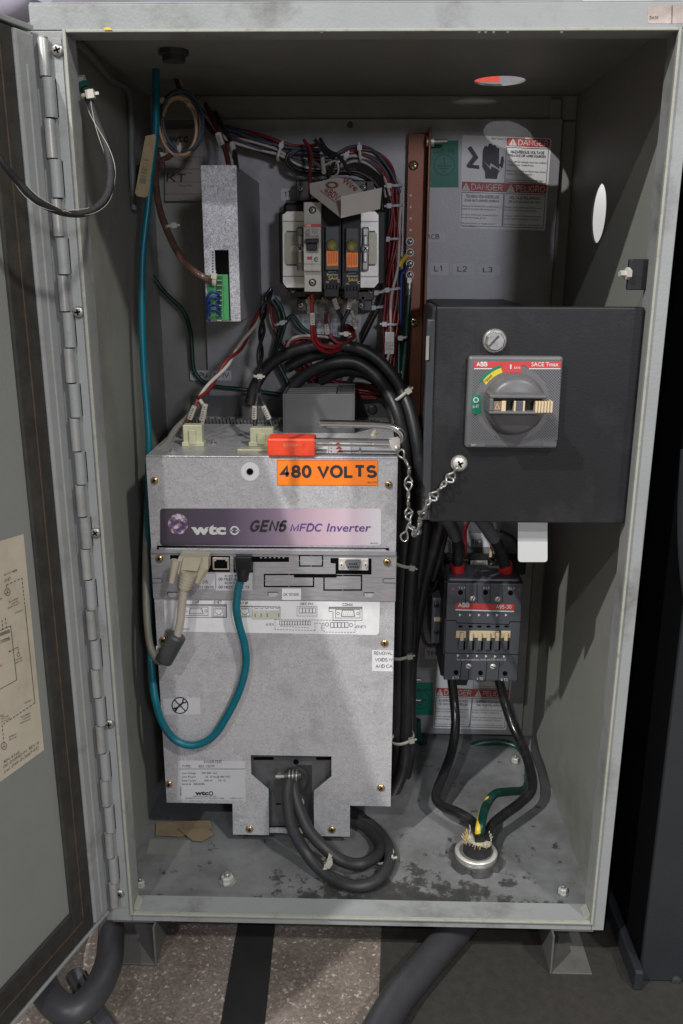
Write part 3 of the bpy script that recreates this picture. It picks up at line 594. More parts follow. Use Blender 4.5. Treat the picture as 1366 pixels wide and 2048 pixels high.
def danger(q, second=False, Y=YP, lab=None):
    mb = MB(); p = fpen(mb, Y).quad(*q)
    p.rrect(0, 0, 1, 1, .02, WHITE, 1)
    p.rect(.5, .012, .985, .10, REDD, 2); p.rect(.01, .5, .985, .6, REDD, 2)
    def tri(x, y, s_): p.poly([(x, y-s_), (x+s_*.75, y+s_*.3), (x-s_*.75, y+s_*.3)], INKW, 3); p.line([(x, y-s_*.55), (x, y-s_*.05)], .008, REDD, 4); p.line([(x, y+s_*.05), (x, y+s_*.17)], .008, REDD, 4)
    tri(.57, .075, .062); tri(.06, .575, .065); tri(.575, .575, .065)
    p.text('DANGER', .63, .088, .97, .062, INKW, 3); p.text('DANGER', .12, .585, .48, .066, INKW, 3); p.text('PELIGRO', .635, .587, .965, .066, INKW, 3)
    for x0, y0, x1, y1 in ((.5, .115, .975, .49), (.015, .615, .495, .975), (.505, .615, .975, .975)): p.box4(x0, y0, x1, y1, .006, INK, 2)
    a = (('STORED ENERGY', 'TURN OFF') if second else ('HAZARDOUS VOLTAGE', 'FROM ONE OR MORE SOURCES'))
    b = (('ENERGIE STOCKEE', 'TENSION DANGEREUSE') if second else ('TENSION DANGEREUSE', 'D\'UNE OU PLUSIEURS SOURCES'))
    c = (('ENERGIA ACUMULADA', 'VOLTAJE PELIGROSO') if second else ('VOLTAJE PELIGROSO', 'DE UNA O MAS FUENTES'))
    p.text(a[0], .55, .175, .93, .032, INK, 3, .012); p.text(a[1], .52, .212, .95, .026, INK, 3, .012)
    p.text(b[0], .06, .672, .45, .034, INK, 3, .012); p.text(b[1], .05, .712, .45, .026, INK, 3, .012)
    p.text(c[0], .56, .672, .92, .034, INK, 3, .012); p.text(c[1], .56, .712, .92, .026, INK, 3, .012)
    for i, t in enumerate(('Turn off all voltage sources before', 'touching any components.', '', 'Electrical shock or flash may cause', 'severe injury or death.', '', 'Do not remove or cover this sign.')):
        if t: p.text(t, .515, .275+i*.033, .515+.0128*len(t), .019, INK, 3)
    for x0, tt in ((.025, ('Mesurer la tension des condensateurs', 'avant de toucher des composants.', '', 'Le choc electrique causera la mort', 'ou des dommages graves.', '', 'Ne pas enlever ou ne pas couvrir', 'cette affiche.')), (.515, ('Apagar toda fuente de voltaje antes', 'de tocar cualquier componente.', '', 'Choque electrico o llamarada puede', 'causar lesiones severas o muerte.', '', 'No remueva o obstruya este anuncio.'))):
        for i, t in enumerate(tt):
            if t: p.text(t, x0, .768+i*.031, x0+.0123*len(t), .018, INK, 3)
    p.text('804-13446 / 5', .33, .035, .49, .018, INK, 3)
    # lightning + hand pictogram
    p.poly([(.06, .14), (.1, .115), (.19, .235), (.17, .26), (.125, .315), (.2, .32), (.205, .36), (.07, .35), (.055, .325), (.125, .225)], INK, 3)
    p.poly([(.275, .46), (.27, .39), (.235, .33), (.235, .16), (.25, .12), (.27, .1), (.29, .12), (.3, .085), (.33, .08), (.345, .1), (.375, .095), (.39, .12), (.42, .13), (.425, .3), (.44, .29), (.445, .22), (.47, .21), (.48, .26), (.47, .33), (.42, .4), (.41, .46)], INK, 3)
    p.poly([(.25, .27), (.32, .33), (.33, .29), (.43, .35), (.43, .315), (.475, .36), (.415, .375), (.425, .36), (.34, .325), (.335, .36)], INKW, 4)
    mb.build('danger_label', mp, lab)
danger(((925, 270), (1103, 277), (1090, 461), (919, 456)), lab='upper danger label in three languages with a hand pictogram')
danger(((877, 1295), (1030, 1300), (1012, 1460), (866, 1456)), True, lab='lower danger label half hidden behind the contactor')
def ground_label(x0, y0, x1, y1, lab):
    mb = MB(); p = fpen(mb, YP); w, h = x1-x0, y1-y0; p.rect(x0, y0, x1, y1, GREENL, 1)
    p.text('GND  PE', x0+w*.12, y0+h*.28, x1-w*.12, h*.09, INK, 2); cx, cy, r = (x0+x1)/2, y0+h*.52, w*.36
    p.ring(cx, cy, r, 1.2, INK, 2); p.line([(cx, cy-r*.75), (cx, cy+r*.1)], 1.4, INK)
    for k, q in enumerate((.7, .45, .2)): p.line([(cx-r*q, cy+r*(.1+.25*k)), (cx+r*q, cy+r*(.1+.25*k))], 1.4, INK)
    mb.build('ground_label', mp, lab)
ground_label(860, 281, 917, 375, 'upper green earth label'); ground_label(815, 1365, 866, 1430, 'lower green earth label')
# dark card in the back-left: handwritten inspection sticker
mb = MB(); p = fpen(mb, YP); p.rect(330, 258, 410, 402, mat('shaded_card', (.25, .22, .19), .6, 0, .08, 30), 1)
for y in (314, 338, 364, 388): p.line([(330, y), (410, y)], .8, INK)
p.text('wtc', 338, 284, 376, 16, INK, bold=.02); p.text('KT', 332, 364, 370, 18, INK, bold=.01, ang=.06)
for y in (318, 343, 368, 398): p.text('Tested By', 358, y+5, 384, 4, INK)
mb.build('inspection_card', mp, 'inspection card with the handwritten letters KT')
mb = MB(); p = fpen(mb, YP); p.rect(604, 598, 722, 690, DULLW, 1)
for y, t, a in ((628, 'CONTAINS FUSES IN', 0), (646, 'REPLACEABLE FUSE AVAILABLE', 0), (657, 'MODELS TYPE', 15), (671, 'SUBSTITUTE ONLY', 0)): p.text(t, 608+a, y, 718-a, 6, INK)
mb.build('fuse_notice', mp, 'small printed fuse notice below the transformer')
# floor bolts, misc fixed to the cabinet
def floor_bolt(x, y, r, lab, flange=True):
    c = PZ(x, y, T); mb = MB(); mb.lathe(c, (0, 0, 1), [(r*1.35, 0), (r*1.35, .0012), (r*1.1, .0016)], STEEL, 20, False)
    mb.lathe(c+Vector((0, 0, .0016)), (0, 0, 1), [(r, 0), (r, .006), (r*.8, .007)], ZINC, 6); mb.lathe(c+Vector((0, 0, .0086)), (0, 0, 1), [(r*.5, 0), (r*.5, .004), (r*.4, .005)], STEEL, 12)
    mb.build('floor_bolt', cab, lab)
floor_bolt(281, 1773, .0058, None); floor_bolt(455, 1763, .0085, None); floor_bolt(1125, 1787, .0058, None); floor_bolt(1030, 1525, .0058, None)
mb = MB(); w = [PZ(x, y, T+.0008) for x, y in ((300, 1677), (383, 1680), (380, 1709), (293, 1707))]; mb.solid(w, (0, 0, -.0006), mat('painted_over_tape', (.2, .205, .195), .6, 0, .05, 40)); mb.build('floor_tape', cab)
# side bracket with bolt behind hole
mb = MB(); mb.box(CW-.035, CW-.0028, .02, .024, .76, .79, BLACKP, .001); mb.lathe((CW-.034, .019, .776), (-1, -.3, 0), [(.006, 0), (.006, .004), (.003, .005), (.003, .011)], ZINC, 6); mb.build('side_bracket', cab)
# white plate below the disconnect cover
mb = MB(); pen = fpen(mb, .035, .001); pen.rrect(1036, 1030, 1095, 1124, 6, mat('white_plate', (.52, .54, .53), .4, 0, .02, 20), 1, thick=.0015)
tag(mb.build('blank_plate'), 'blank white plate hanging just below the black disconnect cover', 'plate')

# ================================================================ INVERTER
YI = .145
a, b = P(295, 912, YI), P(797, 915, YI); IX0, IX1 = (P(295, 912, YI).x+P(330, 1600, YI).x)/2, (P(797, 915, YI).x+P(780, 1612, YI).x)/2
IZT, IZB = P(550, 913, YI).z, P(450, 1607, YI).z
inv = empty('power_inverter', ((IX0+IX1)/2, .29, IZB), 'large galvanised steel power inverter box with an orange voltage label', 'inverter')
mb = MB()
zt = lambda y: P(500, y, YI).z
xs = lambda x, y: P(x, y, YI).x
z_tab = P(580, 1671, YI).z
out = [(IX0, IZT-.002), (IX1, IZT-.002), (IX1, IZB), (xs(700, 1613), IZB), (xs(700, 1640), z_tab), (xs(628, 1640), z_tab), (xs(628, 1620), zt(1580)), (xs(663, 1535), zt(1550)), (xs(663, 1530), zt(1510)), (xs(502, 1530), zt(1510)), (xs(502, 1530), zt(1549)), (xs(537, 1577), zt(1578)), (xs(537, 1640), z_tab), (xs(465, 1640), z_tab), (xs(465, 1610), IZB), (IX0, IZB)]
mb.solid([(x, YI, z) for x, z in out], (0, .0015, 0), GALV)
mb.box(IX0, IX0+.0015, YI+.0016, .166, IZB, IZT-.002, GALV); mb.box(IX1-.0015, IX1, YI+.0016, .166, IZB, IZT-.002, GALV)
mb.build('front_cover', inv)
mb = MB(); mb.box(IX0+.001, IX1-.001, .1665, YP-.001, IZB, IZT-.0022, GALV)
mb.box(IX0, IX1, YI, YP-.001, IZT-.0018, IZT, GALV, .0008)
for k in range(60):
    x = IX0+.002+(IX1-IX0-.004)*k/60; mb.box(x, x+.0028, .36, .37, IZT, IZT+.006+.002*(k % 2), GREYV)
mb.build('casing', inv)
# recess
mb = MB(); mb.box(xs(495, 1530), xs(670, 1530), .158, .1625, z_tab+.006, zt(1500), mat('recess_steel', (.13, .135, .135), .45, .4, .2, 40)); pen = fpen(mb, .158)
pen.rrect(507, 1514, 548, 1520, 3, VOID); pen.rrect(632, 1514, 664, 1520, 3, VOID); pen.disc(592, 1524, 5.5, VOID); pen.line([(552, 1608), (566, 1608)], 3, VOID)
pen.rect(592, 1530, 624, 1640, mat('recess_dark', (.05, .052, .052), .4, .4, .2, 40)); mb.build('cable_entry', inv)
mb = MB(); mb.lathe(P(592, 1556, .156), (0, -1, 0), [(.018, 0), (.018, .004), (.015, .006), (.015, .010)], DARKM, 24, True)
mb.tube([P(568, 1553, .135), P(603, 1550, .135)], .0065, DARKM, 16); mb.box(P(555, 1560, .13).x, P(562, 1560, .13).x, .128, .136, P(560, 1556, .13).z, P(560, 1549, .13).z, STEEL)
for i in range(3):
    r = .0085; c = P(578+i*7, 1552, .135); mb.tube([c, c+Vector((.0018, 0, 0))], r, STEEL, 18)
mb.tube(pp((552, 1553, .128), (568, 1553, .125)), .002, ZINC, 8); mb.lathe(P(600, 1603, .157), (0, -1, 0), [(.006, 0), (.006, .006), (.003, .008)], ZINC, 14, True); mb.build('strain_relief', inv)
mb = MB(); mb.box(xs(537, 1655), xs(628, 1655), YI+.004, YI+.006, z_tab+.001, z_tab+.0085, GALV); mb.build('bottom_strap', inv)
SC = ((309, 961), (777, 969), (319, 1117), (774, 1124), (326, 1280), (769, 1286), (338, 1568), (762, 1575), (499, 1658), (664, 1659))
for x, y in SC:
    Ys = YI-.0018 if 1100 < y < 1200 else YI-.0002
    mb = MB(); screw(mb, x, y, Ys, 7.8, BRASS, ang=random.random()*1.5, head=.0026); mb.build('cover_screw', inv)
mb = MB(); p = fpen(mb, YI); p.disc(500, 943, 18.5, WHITE, 1); mb.lathe(P(500, 943, YI-.0004), (0, -1, 0), [(.0042, 0), (.0042, .001), (.0032, .0014)], BLACK, 18); p.disc(500, 943, 5, VOID, 8); mb.build('access_grommet', inv)
mb = MB(); p = fpen(mb, YI); p.poly([(553, 919), (756, 921), (756, 972), (554, 970)], ORNG, 1)
p.box4(554, 920.5, 755.5, 970.5, .8, mat('dark_orange_edge', (.4, .09, .01), .5), 2); p.text('480 VOLTS', 558, 956, 754, 26, INK, 2, .03); p.text('804-3773', 735, 967, 754, 4, INK, 2); mb.build('voltage_label', inv)
gx0, gx1 = P(320, 1050, YI).x, P(762, 1050, YI).x; GRAD = gradient_mat(gx0, gx1); GLOBE = earth_mat()
mb = MB(); p = fpen(mb, YI); p.rrect(320, 1017, 762, 1091, 6, GRAD, 1); p.disc(356, 1048, 20, GLOBE, 2, 1.05)
p.text('wtc', 382, 1068, 452, 19, INKW, 3, .05); p.ring(469, 1061, 7.5, 3.2, INKW, 3); p.line([(459, 1061), (480, 1061)], 2.2, INKW, 3); p.disc(469, 1061, 2.5, GRAD, 4)
p.text('GEN6', 500, 1064, 574, 24, INK, 3, .03, .3); p.text('MFDC', 580, 1063, 645, 16, INKP, 3, .012, .2); p.text('Inverter', 653, 1063, 742, 16, INKP, 3, .008, .2); p.text('804-5220', 741, 1088, 756, 3, INK, 3)
mb.build('brand_label', inv)
# connector plate
mb = MB(); x0, x1 = xs(300, 1150), xs(791, 1150); zt_, zb_ = zt(1100), zt(1199)
mb.box(IX0-.001, IX1+.001, YI-.0016, YI-.0001, zb_, zt_, BRUSH, .0006); mb.box(IX0, IX1, YI-.0042, YI-.0017, zt(1107), zt(1096), BRUSH, .001)
plate = mb.build('connector_plate', inv)
mb = MB(); p = fpen(mb, YI); p.poly([(314, 1091), (778, 1096), (778, 1101), (772, 1101), (772, 1098), (318, 1095), (318, 1099), (314, 1099)], VOID, 20)
q = fpen(mb, YI-.0016)  # cut-outs are flat black shapes, coloured dark to stand for recesses
q.poly([(340, 1110), (460, 1112), (460, 1144), (412, 1144), (412, 1118), (340, 1118)], VOID); q.poly([(467, 1112), (578, 1114), (578, 1124), (506, 1124), (506, 1145), (467, 1145)], VOID)
q.poly([(661, 1116), (743, 1117), (743, 1149), (671, 1148), (671, 1127), (661, 1126)], VOID)
def dbox4(x0, y0, x1, y1, w, gap):
    xm, ym = (x0+x1)/2, (y0+y1)/2
    for s_ in ([(xm-gap, y0), (x0, y0), (x0, ym-gap*.9)], [(xm+gap, y0), (x1, y0), (x1, ym-gap*.9)], [(x0, ym+gap*.9), (x0, y1), (xm-gap, y1)], [(x1, ym+gap*.9), (x1, y1), (xm+gap, y1)]):
        q.line(s_, w, VOID, 1)
        for c in s_: q.rect(c[0]-w/2, c[1]-w/2, c[0]+w/2, c[1]+w/2, VOID, 1)
q.line([(599, 1110.5), (619, 1110.5)], 2.6, VOID, 1)
dbox4(599, 1110.5, 645, 1132, 2.6, 2); dbox4(529, 1149, 627, 1173, 2.8, 2); dbox4(648, 1151, 723, 1180, 2.8, 2); q.rect(588, 1148, 673, 1155, VOID, 2)
for k in range(6): q.rect(520+k*9, 1114, 524+k*9, 1116.5, BRUSH, 3)
for x, y in ((345, 1190), (546, 1190), (738, 1191)):
    q.poly([(x-9, y-5), (x+9, y-5), (x+9, y+1), (x+5, y+4), (x-5, y+4), (x-9, y+1)], GALV, 1); q.line([(x-10, y-5.5), (x+10, y-5.5)], 1.4, VOID, 2); q.line([(x-10, y-5), (x-10, y+1)], 1, VOID, 2)
for x, d in ((300, 1), (790, -1)):
    q.line([(x, 1157), (x+d*20, 1157)], 1, DARKM, 2); q.line([(x, 1166), (x+d*20, 1166)], 1, DARKM, 2); q.ring(x+d*20, 1161.5, 4.5, 1, DARKM, 2, -90, 90) if d > 0 else q.ring(x+d*20, 1161.5, 4.5, 1, DARKM, 2, 90, 270)
mb.build('knockout_slots', inv)
mb = MB(); q = fpen(mb, YI-.0016); q.rrect(376, 1147, 432, 1178, 2, DULLW, 1); q.rrect(431, 1146, 505, 1181, 2, DULLW, 1)
q.text('N', 404, 1154, 412, 6, INK); q.text('155', 398, 1167, 416, 7, INK); q.text('LG07311-00-06', 378, 1177, 428, 5.5, INK)
q.text('ENET IP MAC', 450, 1154, 490, 4, INK, bold=.01); q.text('00:18:EC:02:1E:72', 437, 1161, 498, 5.5, INK, bold=.01); q.text('ENET MAC', 450, 1168, 490, 4, INK, bold=.01); q.text('00:18:EC:02:1E:73', 437, 1177, 498, 5.5, INK, bold=.01)
mb.build('address_label', inv)
mb = MB(); q = fpen(mb, YI-.0016); q.rrect(564, 1177, 602, 1200, 2, WHITE, 2); q.text('OK 101509', 567, 1192, 597, 6, INK, 3); mb.build('inspection_sticker', inv)
# printed port label
mb = MB(); p = fpen(mb, YI); p.poly([(328, 1201), (760, 1203), (758, 1266), (753, 1270), (336, 1263), (330, 1258)], WHITE, 1)
p.text('SSR', 384, 1207.5, 398, 6, INK, bold=.02, ital=.2); p.text('ENET', 427, 1207.5, 444, 6, INK, bold=.02, ital=.2); p.text('ENET IP', 472, 1209, 496, 5, INK, bold=.02, ital=.2)
p.text('(SEC I/V)', 600, 1210, 626, 5, INK, bold=.01, ital=.2); p.text('COMM', 685, 1212, 705, 6, INK, bold=.02); p.text('(LIO)', 532, 1251, 547, 5, INK, ital=.2); p.text('(DNET)', 711, 1256, 732, 5, INK, ital=.2); p.text('804-5224', 352, 1260, 379, 4, INK)
L1 = .8
p.box4(366, 1209, 453, 1235, L1, INK); p.rect(366, 1209, 453, 1212, mat('grey_print', (.25, .24, .22)), 2); p.box4(369, 1214, 416, 1231, L1, INK); p.poly([(380, 1216), (404, 1216), (407, 1228), (378, 1228)], INK, 2); p.poly([(381, 1217), (403, 1217), (405.5, 1227), (379.5, 1227)], WHITE, 3)
for r in range(3):
    for k in range(5): p.disc(383+k*4.5+(r % 2)*1.5, 1219+r*3, .6, INK, 4)
p.ring(372, 1222, 2.3, L1, INK); p.ring(412, 1222, 2.3, L1, INK)
for x in (424, 476): p.box4(x, 1213, x+28, 1234, L1, INK); p.box4(x+3, 1216, x+24, 1232, L1, INK); p.line([(x+6, 1218), (x+21, 1218), (x+21, 1225), (x+17, 1227), (x+17, 1229), (x+10, 1229), (x+10, 1227), (x+6, 1225), (x+6, 1218)], L1, INK)
p.line([(476, 1212), (560, 1214), (560, 1222)], L1*1.4, INK)
for k in range(5): p.line([(509+k*10.5, 1215), (511+k*10.5, 1217), (515+k*10.5, 1217), (516+k*10.5, 1215)], L1, INK)
p.rect(504, 1221, 562, 1239, mat('pale_cream_label', (.5, .49, .42), .5), 2)
for k, x in enumerate((509, 521, 533, 556)): p.rect(x, 1227, x+3, 1234, mat('grey_print', (.25, .24, .22)), 3)
p.dash([(594, 1213), (634, 1213), (634, 1232), (594, 1232), (594, 1213)], L1, INK, 3, 1.5)
for k in range(5): p.box4(598+k*6.8, 1216, 604.5+k*6.8, 1226, L1, INK)
p.line([(658, 1214), (724, 1214), (724, 1241), (666, 1241), (666, 1223), (658, 1223), (658, 1214)], L1, INK); p.rect(658, 1214, 724, 1218, mat('grey_print', (.25, .24, .22)), 2); p.box4(671, 1219, 720, 1236, L1, INK)
p.poly([(684, 1220), (707, 1220), (710, 1233), (682, 1233)], INK, 3); p.poly([(685, 1221), (706, 1221), (708.5, 1232), (683.5, 1232)], WHITE, 4); p.ring(676, 1227, 2.6, L1, INK); p.ring(716, 1227, 2.6, L1, INK)
for r in range(2):
    for k in range(4+r): p.disc(688+k*4.5-r*1.5, 1224+r*5, .6, INK, 5)
p.dash([(550, 1239), (710, 1241), (710, 1265), (648, 1264), (648, 1247), (630, 1246), (630, 1261), (550, 1259), (550, 1239)], L1, INK, 4, 2)
for k in range(12): p.box4(559+k*5.2, 1242, 563.7+k*5.2, 1250, L1, INK)
for k in range(5): p.box4(661+k*7.2, 1245, 667.5+k*7.2, 1255, L1, INK)
p.ring(654, 1249, 3.4, L1, INK); p.ring(702, 1250, 3.4, L1, INK); p.dash([(560, 1252), (620, 1256)], L1, INK, 4, 2); p.text('MOD/NET', 645, 1262, 660, 3, INK, ang=-1.57)
mb.build('port_label', inv)
mb = MB(); p = fpen(mb, YI); p.poly([(326, 1397), (400, 1395), (401, 1429), (328, 1430)], DULLW, 1); p.ring(360, 1411, 16, 2.2, INK); p.line([(349, 1400), (371, 1422)], 2.4, INK); p.line([(350, 1420), (366, 1405)], 4, INK, 3); p.ring(369, 1402, 3.6, 2.6, INK, 3, 0, 280); p.ring(350, 1419, 3, 2.4, INK, 3); mb.build('no_service_label', inv)
mb = MB(); p = fpen(mb, YI); p.poly([(744, 1300), (786, 1301), (785, 1343), (744, 1342)], WHITE, 1)
for t, y, a in (('REMOVAL', 1310, 0), ('VOIDS W', 1323, 2), ('AND CA', 1336, 3)): p.text(t, 748+a, y, 785, 7, INK)
mb.build('warranty_label', inv)
mb = MB(); p = fpen(mb, YI); p.rect(312, 1292, 324, 1312, WHITE, 1); p.text('OF', 313, 1303, 322, 6, INK); mb.build('side_sticker', inv)
mb = MB(); p = fpen(mb, YI); p.poly([(356, 1521), (490, 1522), (491, 1600), (354, 1600)], DULLW, 1)
p.text('INVERTER', 408, 1526.5, 443, 5.5, INK); p.text('TYPE:', 364, 1535, 382, 5, INK); p.text('902-1301R', 397, 1535, 429, 5, INK); p.line([(358, 1538), (490, 1538)], .9, INK)
for y, t, v, x1, u in ((1548, 'Line Voltage', '350-500  VAC', 435, 0), (1555.5, 'Line Power', '36   KVA @ 480 VAC', 461, 8), (1563, 'Rated Current', '400 A      10  Si', 451, 5), (1570, 'Serial #', '09046285', 409, -16)): p.text(t, 364, y, 392 if u >= 0 else 382, 4, INK); p.text(v, 403+u, y, x1, 4, INK)
p.text('wtc', 390, 1590, 417, 8, INK, bold=.05); p.ring(422, 1587, 3.6, 1.8, INK); p.text('FARMINGTON HILLS, MI  USA', 386, 1594, 433, 2.6, INK); p.text('FOR SERVICE CONTACT (1) 2 - TEL (248) 477-3900', 370, 1598, 448, 2.6, INK); p.text('MADE IN U.S.A.', 459, 1598, 488, 3, INK); p.text('804-5257', 363, 1591, 380, 3, INK, ang=-1.57)
mb.build('rating_label', inv)
mb = MB(); p = fpen(mb, YI); p.text('703-5197', 473, 1629, 516, 6, INKW, bold=.01); p.text('REV.  D', 479, 1645, 509, 7, INKW, bold=.01); mb.build('stamped_number', inv)
# sockets
def rj(x0, y0, x1, y1, name='network_socket'):
    mb = MB(); mb.pbox(x0, y0, x1, y1, YI-.003, YI+.002, PEACH if False else mat('socket_shell', (.55, .47, .42), .3, .6, .1, 60), .0006); q = fpen(mb, YI-.003); w, h = x1-x0, y1-y0
    q.poly([(x0+w*.1, y0+h*.3), (x0+w*.22, y0+h*.3), (x0+w*.22, y0+h*.18), (x1-w*.22, y0+h*.18), (x1-w*.22, y0+h*.3), (x1-w*.1, y0+h*.3), (x1-w*.1, y1-h*.12), (x0+w*.1, y1-h*.12)], VOID); mb.build(name, inv)
rj(425, 1115, 458, 1140); rj(469, 1113, 504, 1140)
mb = MB(); mb.pbox(677, 1117, 737, 1141, YI-.003, YI+.001, ZINC, .0008); p = fpen(mb, YI-.003)
w = [P(x, y, YI-.006) for x, y in ((694, 1120), (720, 1120), (722, 1124), (720, 1136), (716, 1140), (698, 1140), (694, 1136), (690, 1124))]; mb.solid(w, (0, .004, 0), mat('dsub_insert', (.13, .13, .14), .5))
p2_ = fpen(mb, YI-.006)
for r, n_ in ((0, 5), (1, 4)):
    for k in range(n_): p2_.disc(697.5+k*4.5+r*2, 1134-r*6, 1.5, VOID, 2)
for x in (683, 731): mb.lathe(P(x, 1130, YI-.003), (0, -1, 0), [(.0026, 0), (.0026, .003), (.0016, .0032)], ZINC, 6); p.disc(x, 1130, 1.6, VOID, 16)
mb.build('serial_socket', inv)
# top items
YV = PZ(640, 866, IZT).y
mb = MB(); va, vb, vc, vd = rect(566, 788, 709, 866, YV); vc = IZT; fr = (vd-vc)
mb.box(va, va+.002, YV, YV+.10, vc, vd, GREYV); mb.box(vb-.002, vb, YV, YV+.10, vc, vd, GREYV); mb.box(va+.0021, vb-.0021, YV, YV+.002, vc, vd, GREYV, .0005); mb.box(va, vb, YV+.098, YV+.1, vc, vd+.001, GREYV); mb.box(vb-.024, vb-.0205, YV+.003, YV+.097, vc+.01, vd-.0005, GREYV); mb.box(vb-.020, vb-.0021, YV+.003, YV+.097, vd-.003, vd-.001, GREYV)
mb.box(va+.003, vb-.03, YV+.004, YV+.096, vc+.005, vc+.01, VOID)
for k in range(5): mb.box(va+.003, vb-.026, YV+.012+.018*k, YV+.020+.018*k, vd-.005, vd-.002, GREYV, .0005)
mb.build('vent_cover', inv)
mb = MB(); ma, mb_, mc, md = rect(386, 792, 775, 850, YP-.012); mb.box(ma, mb_, YP-.014, YP-.012, IZT, md, GREYV, .0006)
screw(mb, 745, 819, YP-.0142, 10, DARKM, cross=False, head=.003); mb.build('mounting_flange', inv)
mb = MB(); mb.pbox(484, 812, 528, 858, YP-.05, YP-.02, GREYV, .002); mb.build('cable_clamp', inv)
def plugblock(x0, y0, x1, y1, nm='wire_plug'):
    Yb = PZ((x0+x1)/2, y1, IZT).y; a_, b_, c_, d_ = rect(x0, y0, x1, y1, Yb); c_ = IZT
    mb = MB(); mb.box(a_, b_, Yb, Yb+.014, c_, d_, SEMI, .0012); w_ = b_-a_; mb.box(a_+w_*.32, b_-w_*.32, Yb-.003, Yb-.0001, c_+.003, d_-.006, SEMI, .0008); mb.box(a_-.002, b_+.002, Yb-.001, Yb+.015, c_, c_+.006, SEMI, .001)
    mb.build(nm, inv); return Yb
plugblock(366, 850, 404, 893); YB2 = plugblock(500, 856, 546, 893)
mb = MB(); ty = PZ(500, 903, IZT).y; ta, tb, _, _ = rect(474, 897, 540, 903, ty); mb.box(ta, tb, ty, ty+.012, IZT, IZT+.003, SEMI, .0008); mb.build('fallen_cap', inv)
for x, y in ((427, 888), (346, 903), (747, 870), (747, 893), (750, 868), (720, 905)):
    mb = MB(); c = PZ(x, y, IZT); mb.lathe(c, (0, 0, 1), [(.004, 0), (.004, .002), (.0015, .0022), (.0012, .006)], STEEL if x < 740 else SEMI, 10); mb.build('standoff', inv)
mb = MB(); p = Pen(mb, (0, 0, IZT), (0, 0, 1), .0003); p.poly([(640, 883), (700, 883), (702, 908), (632, 908)], WHITE, 1); p.poly([(705, 883), (790, 884), (792, 908), (703, 908)], DULLW, 1)
for y, x in ((888, 676), (896, 678), (903, 680)): p.poly([(x, y-5), (x+7, y+2), (x-7, y+2)], REDD, 2); p.text('2 4', 655, y+2, 664, 5, REDD)
p.line([(703, 884), (705, 880), (711, 880)], 1.3, INK); mb.build('top_sticker', inv)
# ================================================================ POWER SUPPLY
YS = .20
ps = empty('power_supply', (P(440, 640, YS).x, .3, P(440, 643, YS).z), 'tall narrow spangled steel power supply with a green terminal block', 'power supply')
a, b, c, d = rect(405, 330, 477, 643, YS)
a = (P(402, 330, YS).x+P(412, 643, YS).x)/2; b = (P(475, 330, YS).x+P(479, 640, YS).x)/2
mb = MB(); mb.box(a, b, YS, YS+.0015, c, d, GALV2, .0005); mb.box(a+.0005, b-.0005, YS+.0016, YP-.0005, c+.001, d-.001, mat('psu_side_shaded', (.24, .24, .26), .5, .3, .1, 20)); mb.build('casing', ps)  # side steel coloured darker than the front, shade painted into it
mb = MB(); mb.pbox(432, 500, 459, 641, YS-.0012, YS+.0009, VOID); mb.build('opening', ps)
mb = MB(); p = fpen(mb, YS); p.rect(419, 500, 432, 549, DULLW, 1)
for k in range(8): p.rect(424, 503+k*5.6, 427, 506+k*5.6, INK, 2)
mb.build('terminal_label', ps)
mb = MB(); mb.pbox(416, 549, 446, 641, YS-.006, YS+.001, GREENT, .0006); mb.pbox(446.5, 549, 457, 641, YS-.003, YS+.001, GREENT)
for k in range(9): mb.pbox(432, 552+k*10, 444, 559+k*10, YS-.0068, YS-.0058, mat('dark_green', (.015, .1, .03), .6)); mb.pbox(434, 561+k*10-1, 443, 561.5+k*10, YS-.0085, YS-.006, ZINC)
mb.build('terminal_block', ps)
mb = MB()
for y in (588, 598, 612, 623): mb.tube(pp((440, y+8, YS-.008), (436, y, YS-.014), (425, y-4, YS-.017), (416, y+4, YS-.016), (414, y+14, YS-.012), (420, y+18, YS-.008)), .0017, BLUW, 7)
tag(mb.build('jumper_wires'), 'small blue looped jumper wires on the green terminal block', 'jumper wires')
# brown lead into power supply
mb = MB(); path = pp((320, 300, .33), (311, 330, .30), (312, 370, .28), (320, 420, .26), (338, 470, .24), (365, 520, .21), (395, 548, .185), (425, 562, .19)); mb.tube(path, .0043, BROWN, 12)
wc = empty('sensor_lead', tuple(path[-1]), 'brown clear jacketed cable curving into the power supply terminals', 'cable'); mb.build('jacket', wc)
for x, y, Y, w_, an, h_ in ((343, 452, .245, 20, 5, 1), (429, 560, .183, 20, 80, 1)): mb = MB(); tie(mb, x, y, Y, w_, an, head=h_); mb.build('cable_tie', wc)

# ================================================================ TRANSFORMER GROUP
YT = .345
tr = empty('control_transformer', tuple(P(663, 625, .40)), 'black control transformer on a brown laminated foot behind the breaker', 'transformer')
mb = MB(); mb.pbox(568, 405, 760, 580, .36, YP-.0005, BLACK, .004); mb.pbox(558, 424, 575, 568, .352, .41, BLACK, .003); mb.pbox(748, 420, 772, 570, .352, .41, BLACK, .003); mb.build('winding', tr)
CORE = mat('transformer_laminate', (.07, .055, .05), .5, .3, .3, 50)
for x0, y0, x1, y1 in ((593, 362, 622, 402), (733, 362, 748, 404), (574, 582, 748, 600), (595, 592, 612, 622), (722, 592, 730, 622), (572, 400, 592, 420)):
    mb = MB(); mb.pbox(x0, y0, x1, y1, .385, .43, CORE, .001); mb.build('core_tab', tr)
mb = MB(); mb.pbox(592, 360, 747, 400, .395, .436, DARKM, .002); mb.build('terminal_strip', tr); mb = MB(); mb.pbox(594, 580, 745, 622, .395, .436, DARKM, .002); mb.build('terminal_strip', tr)
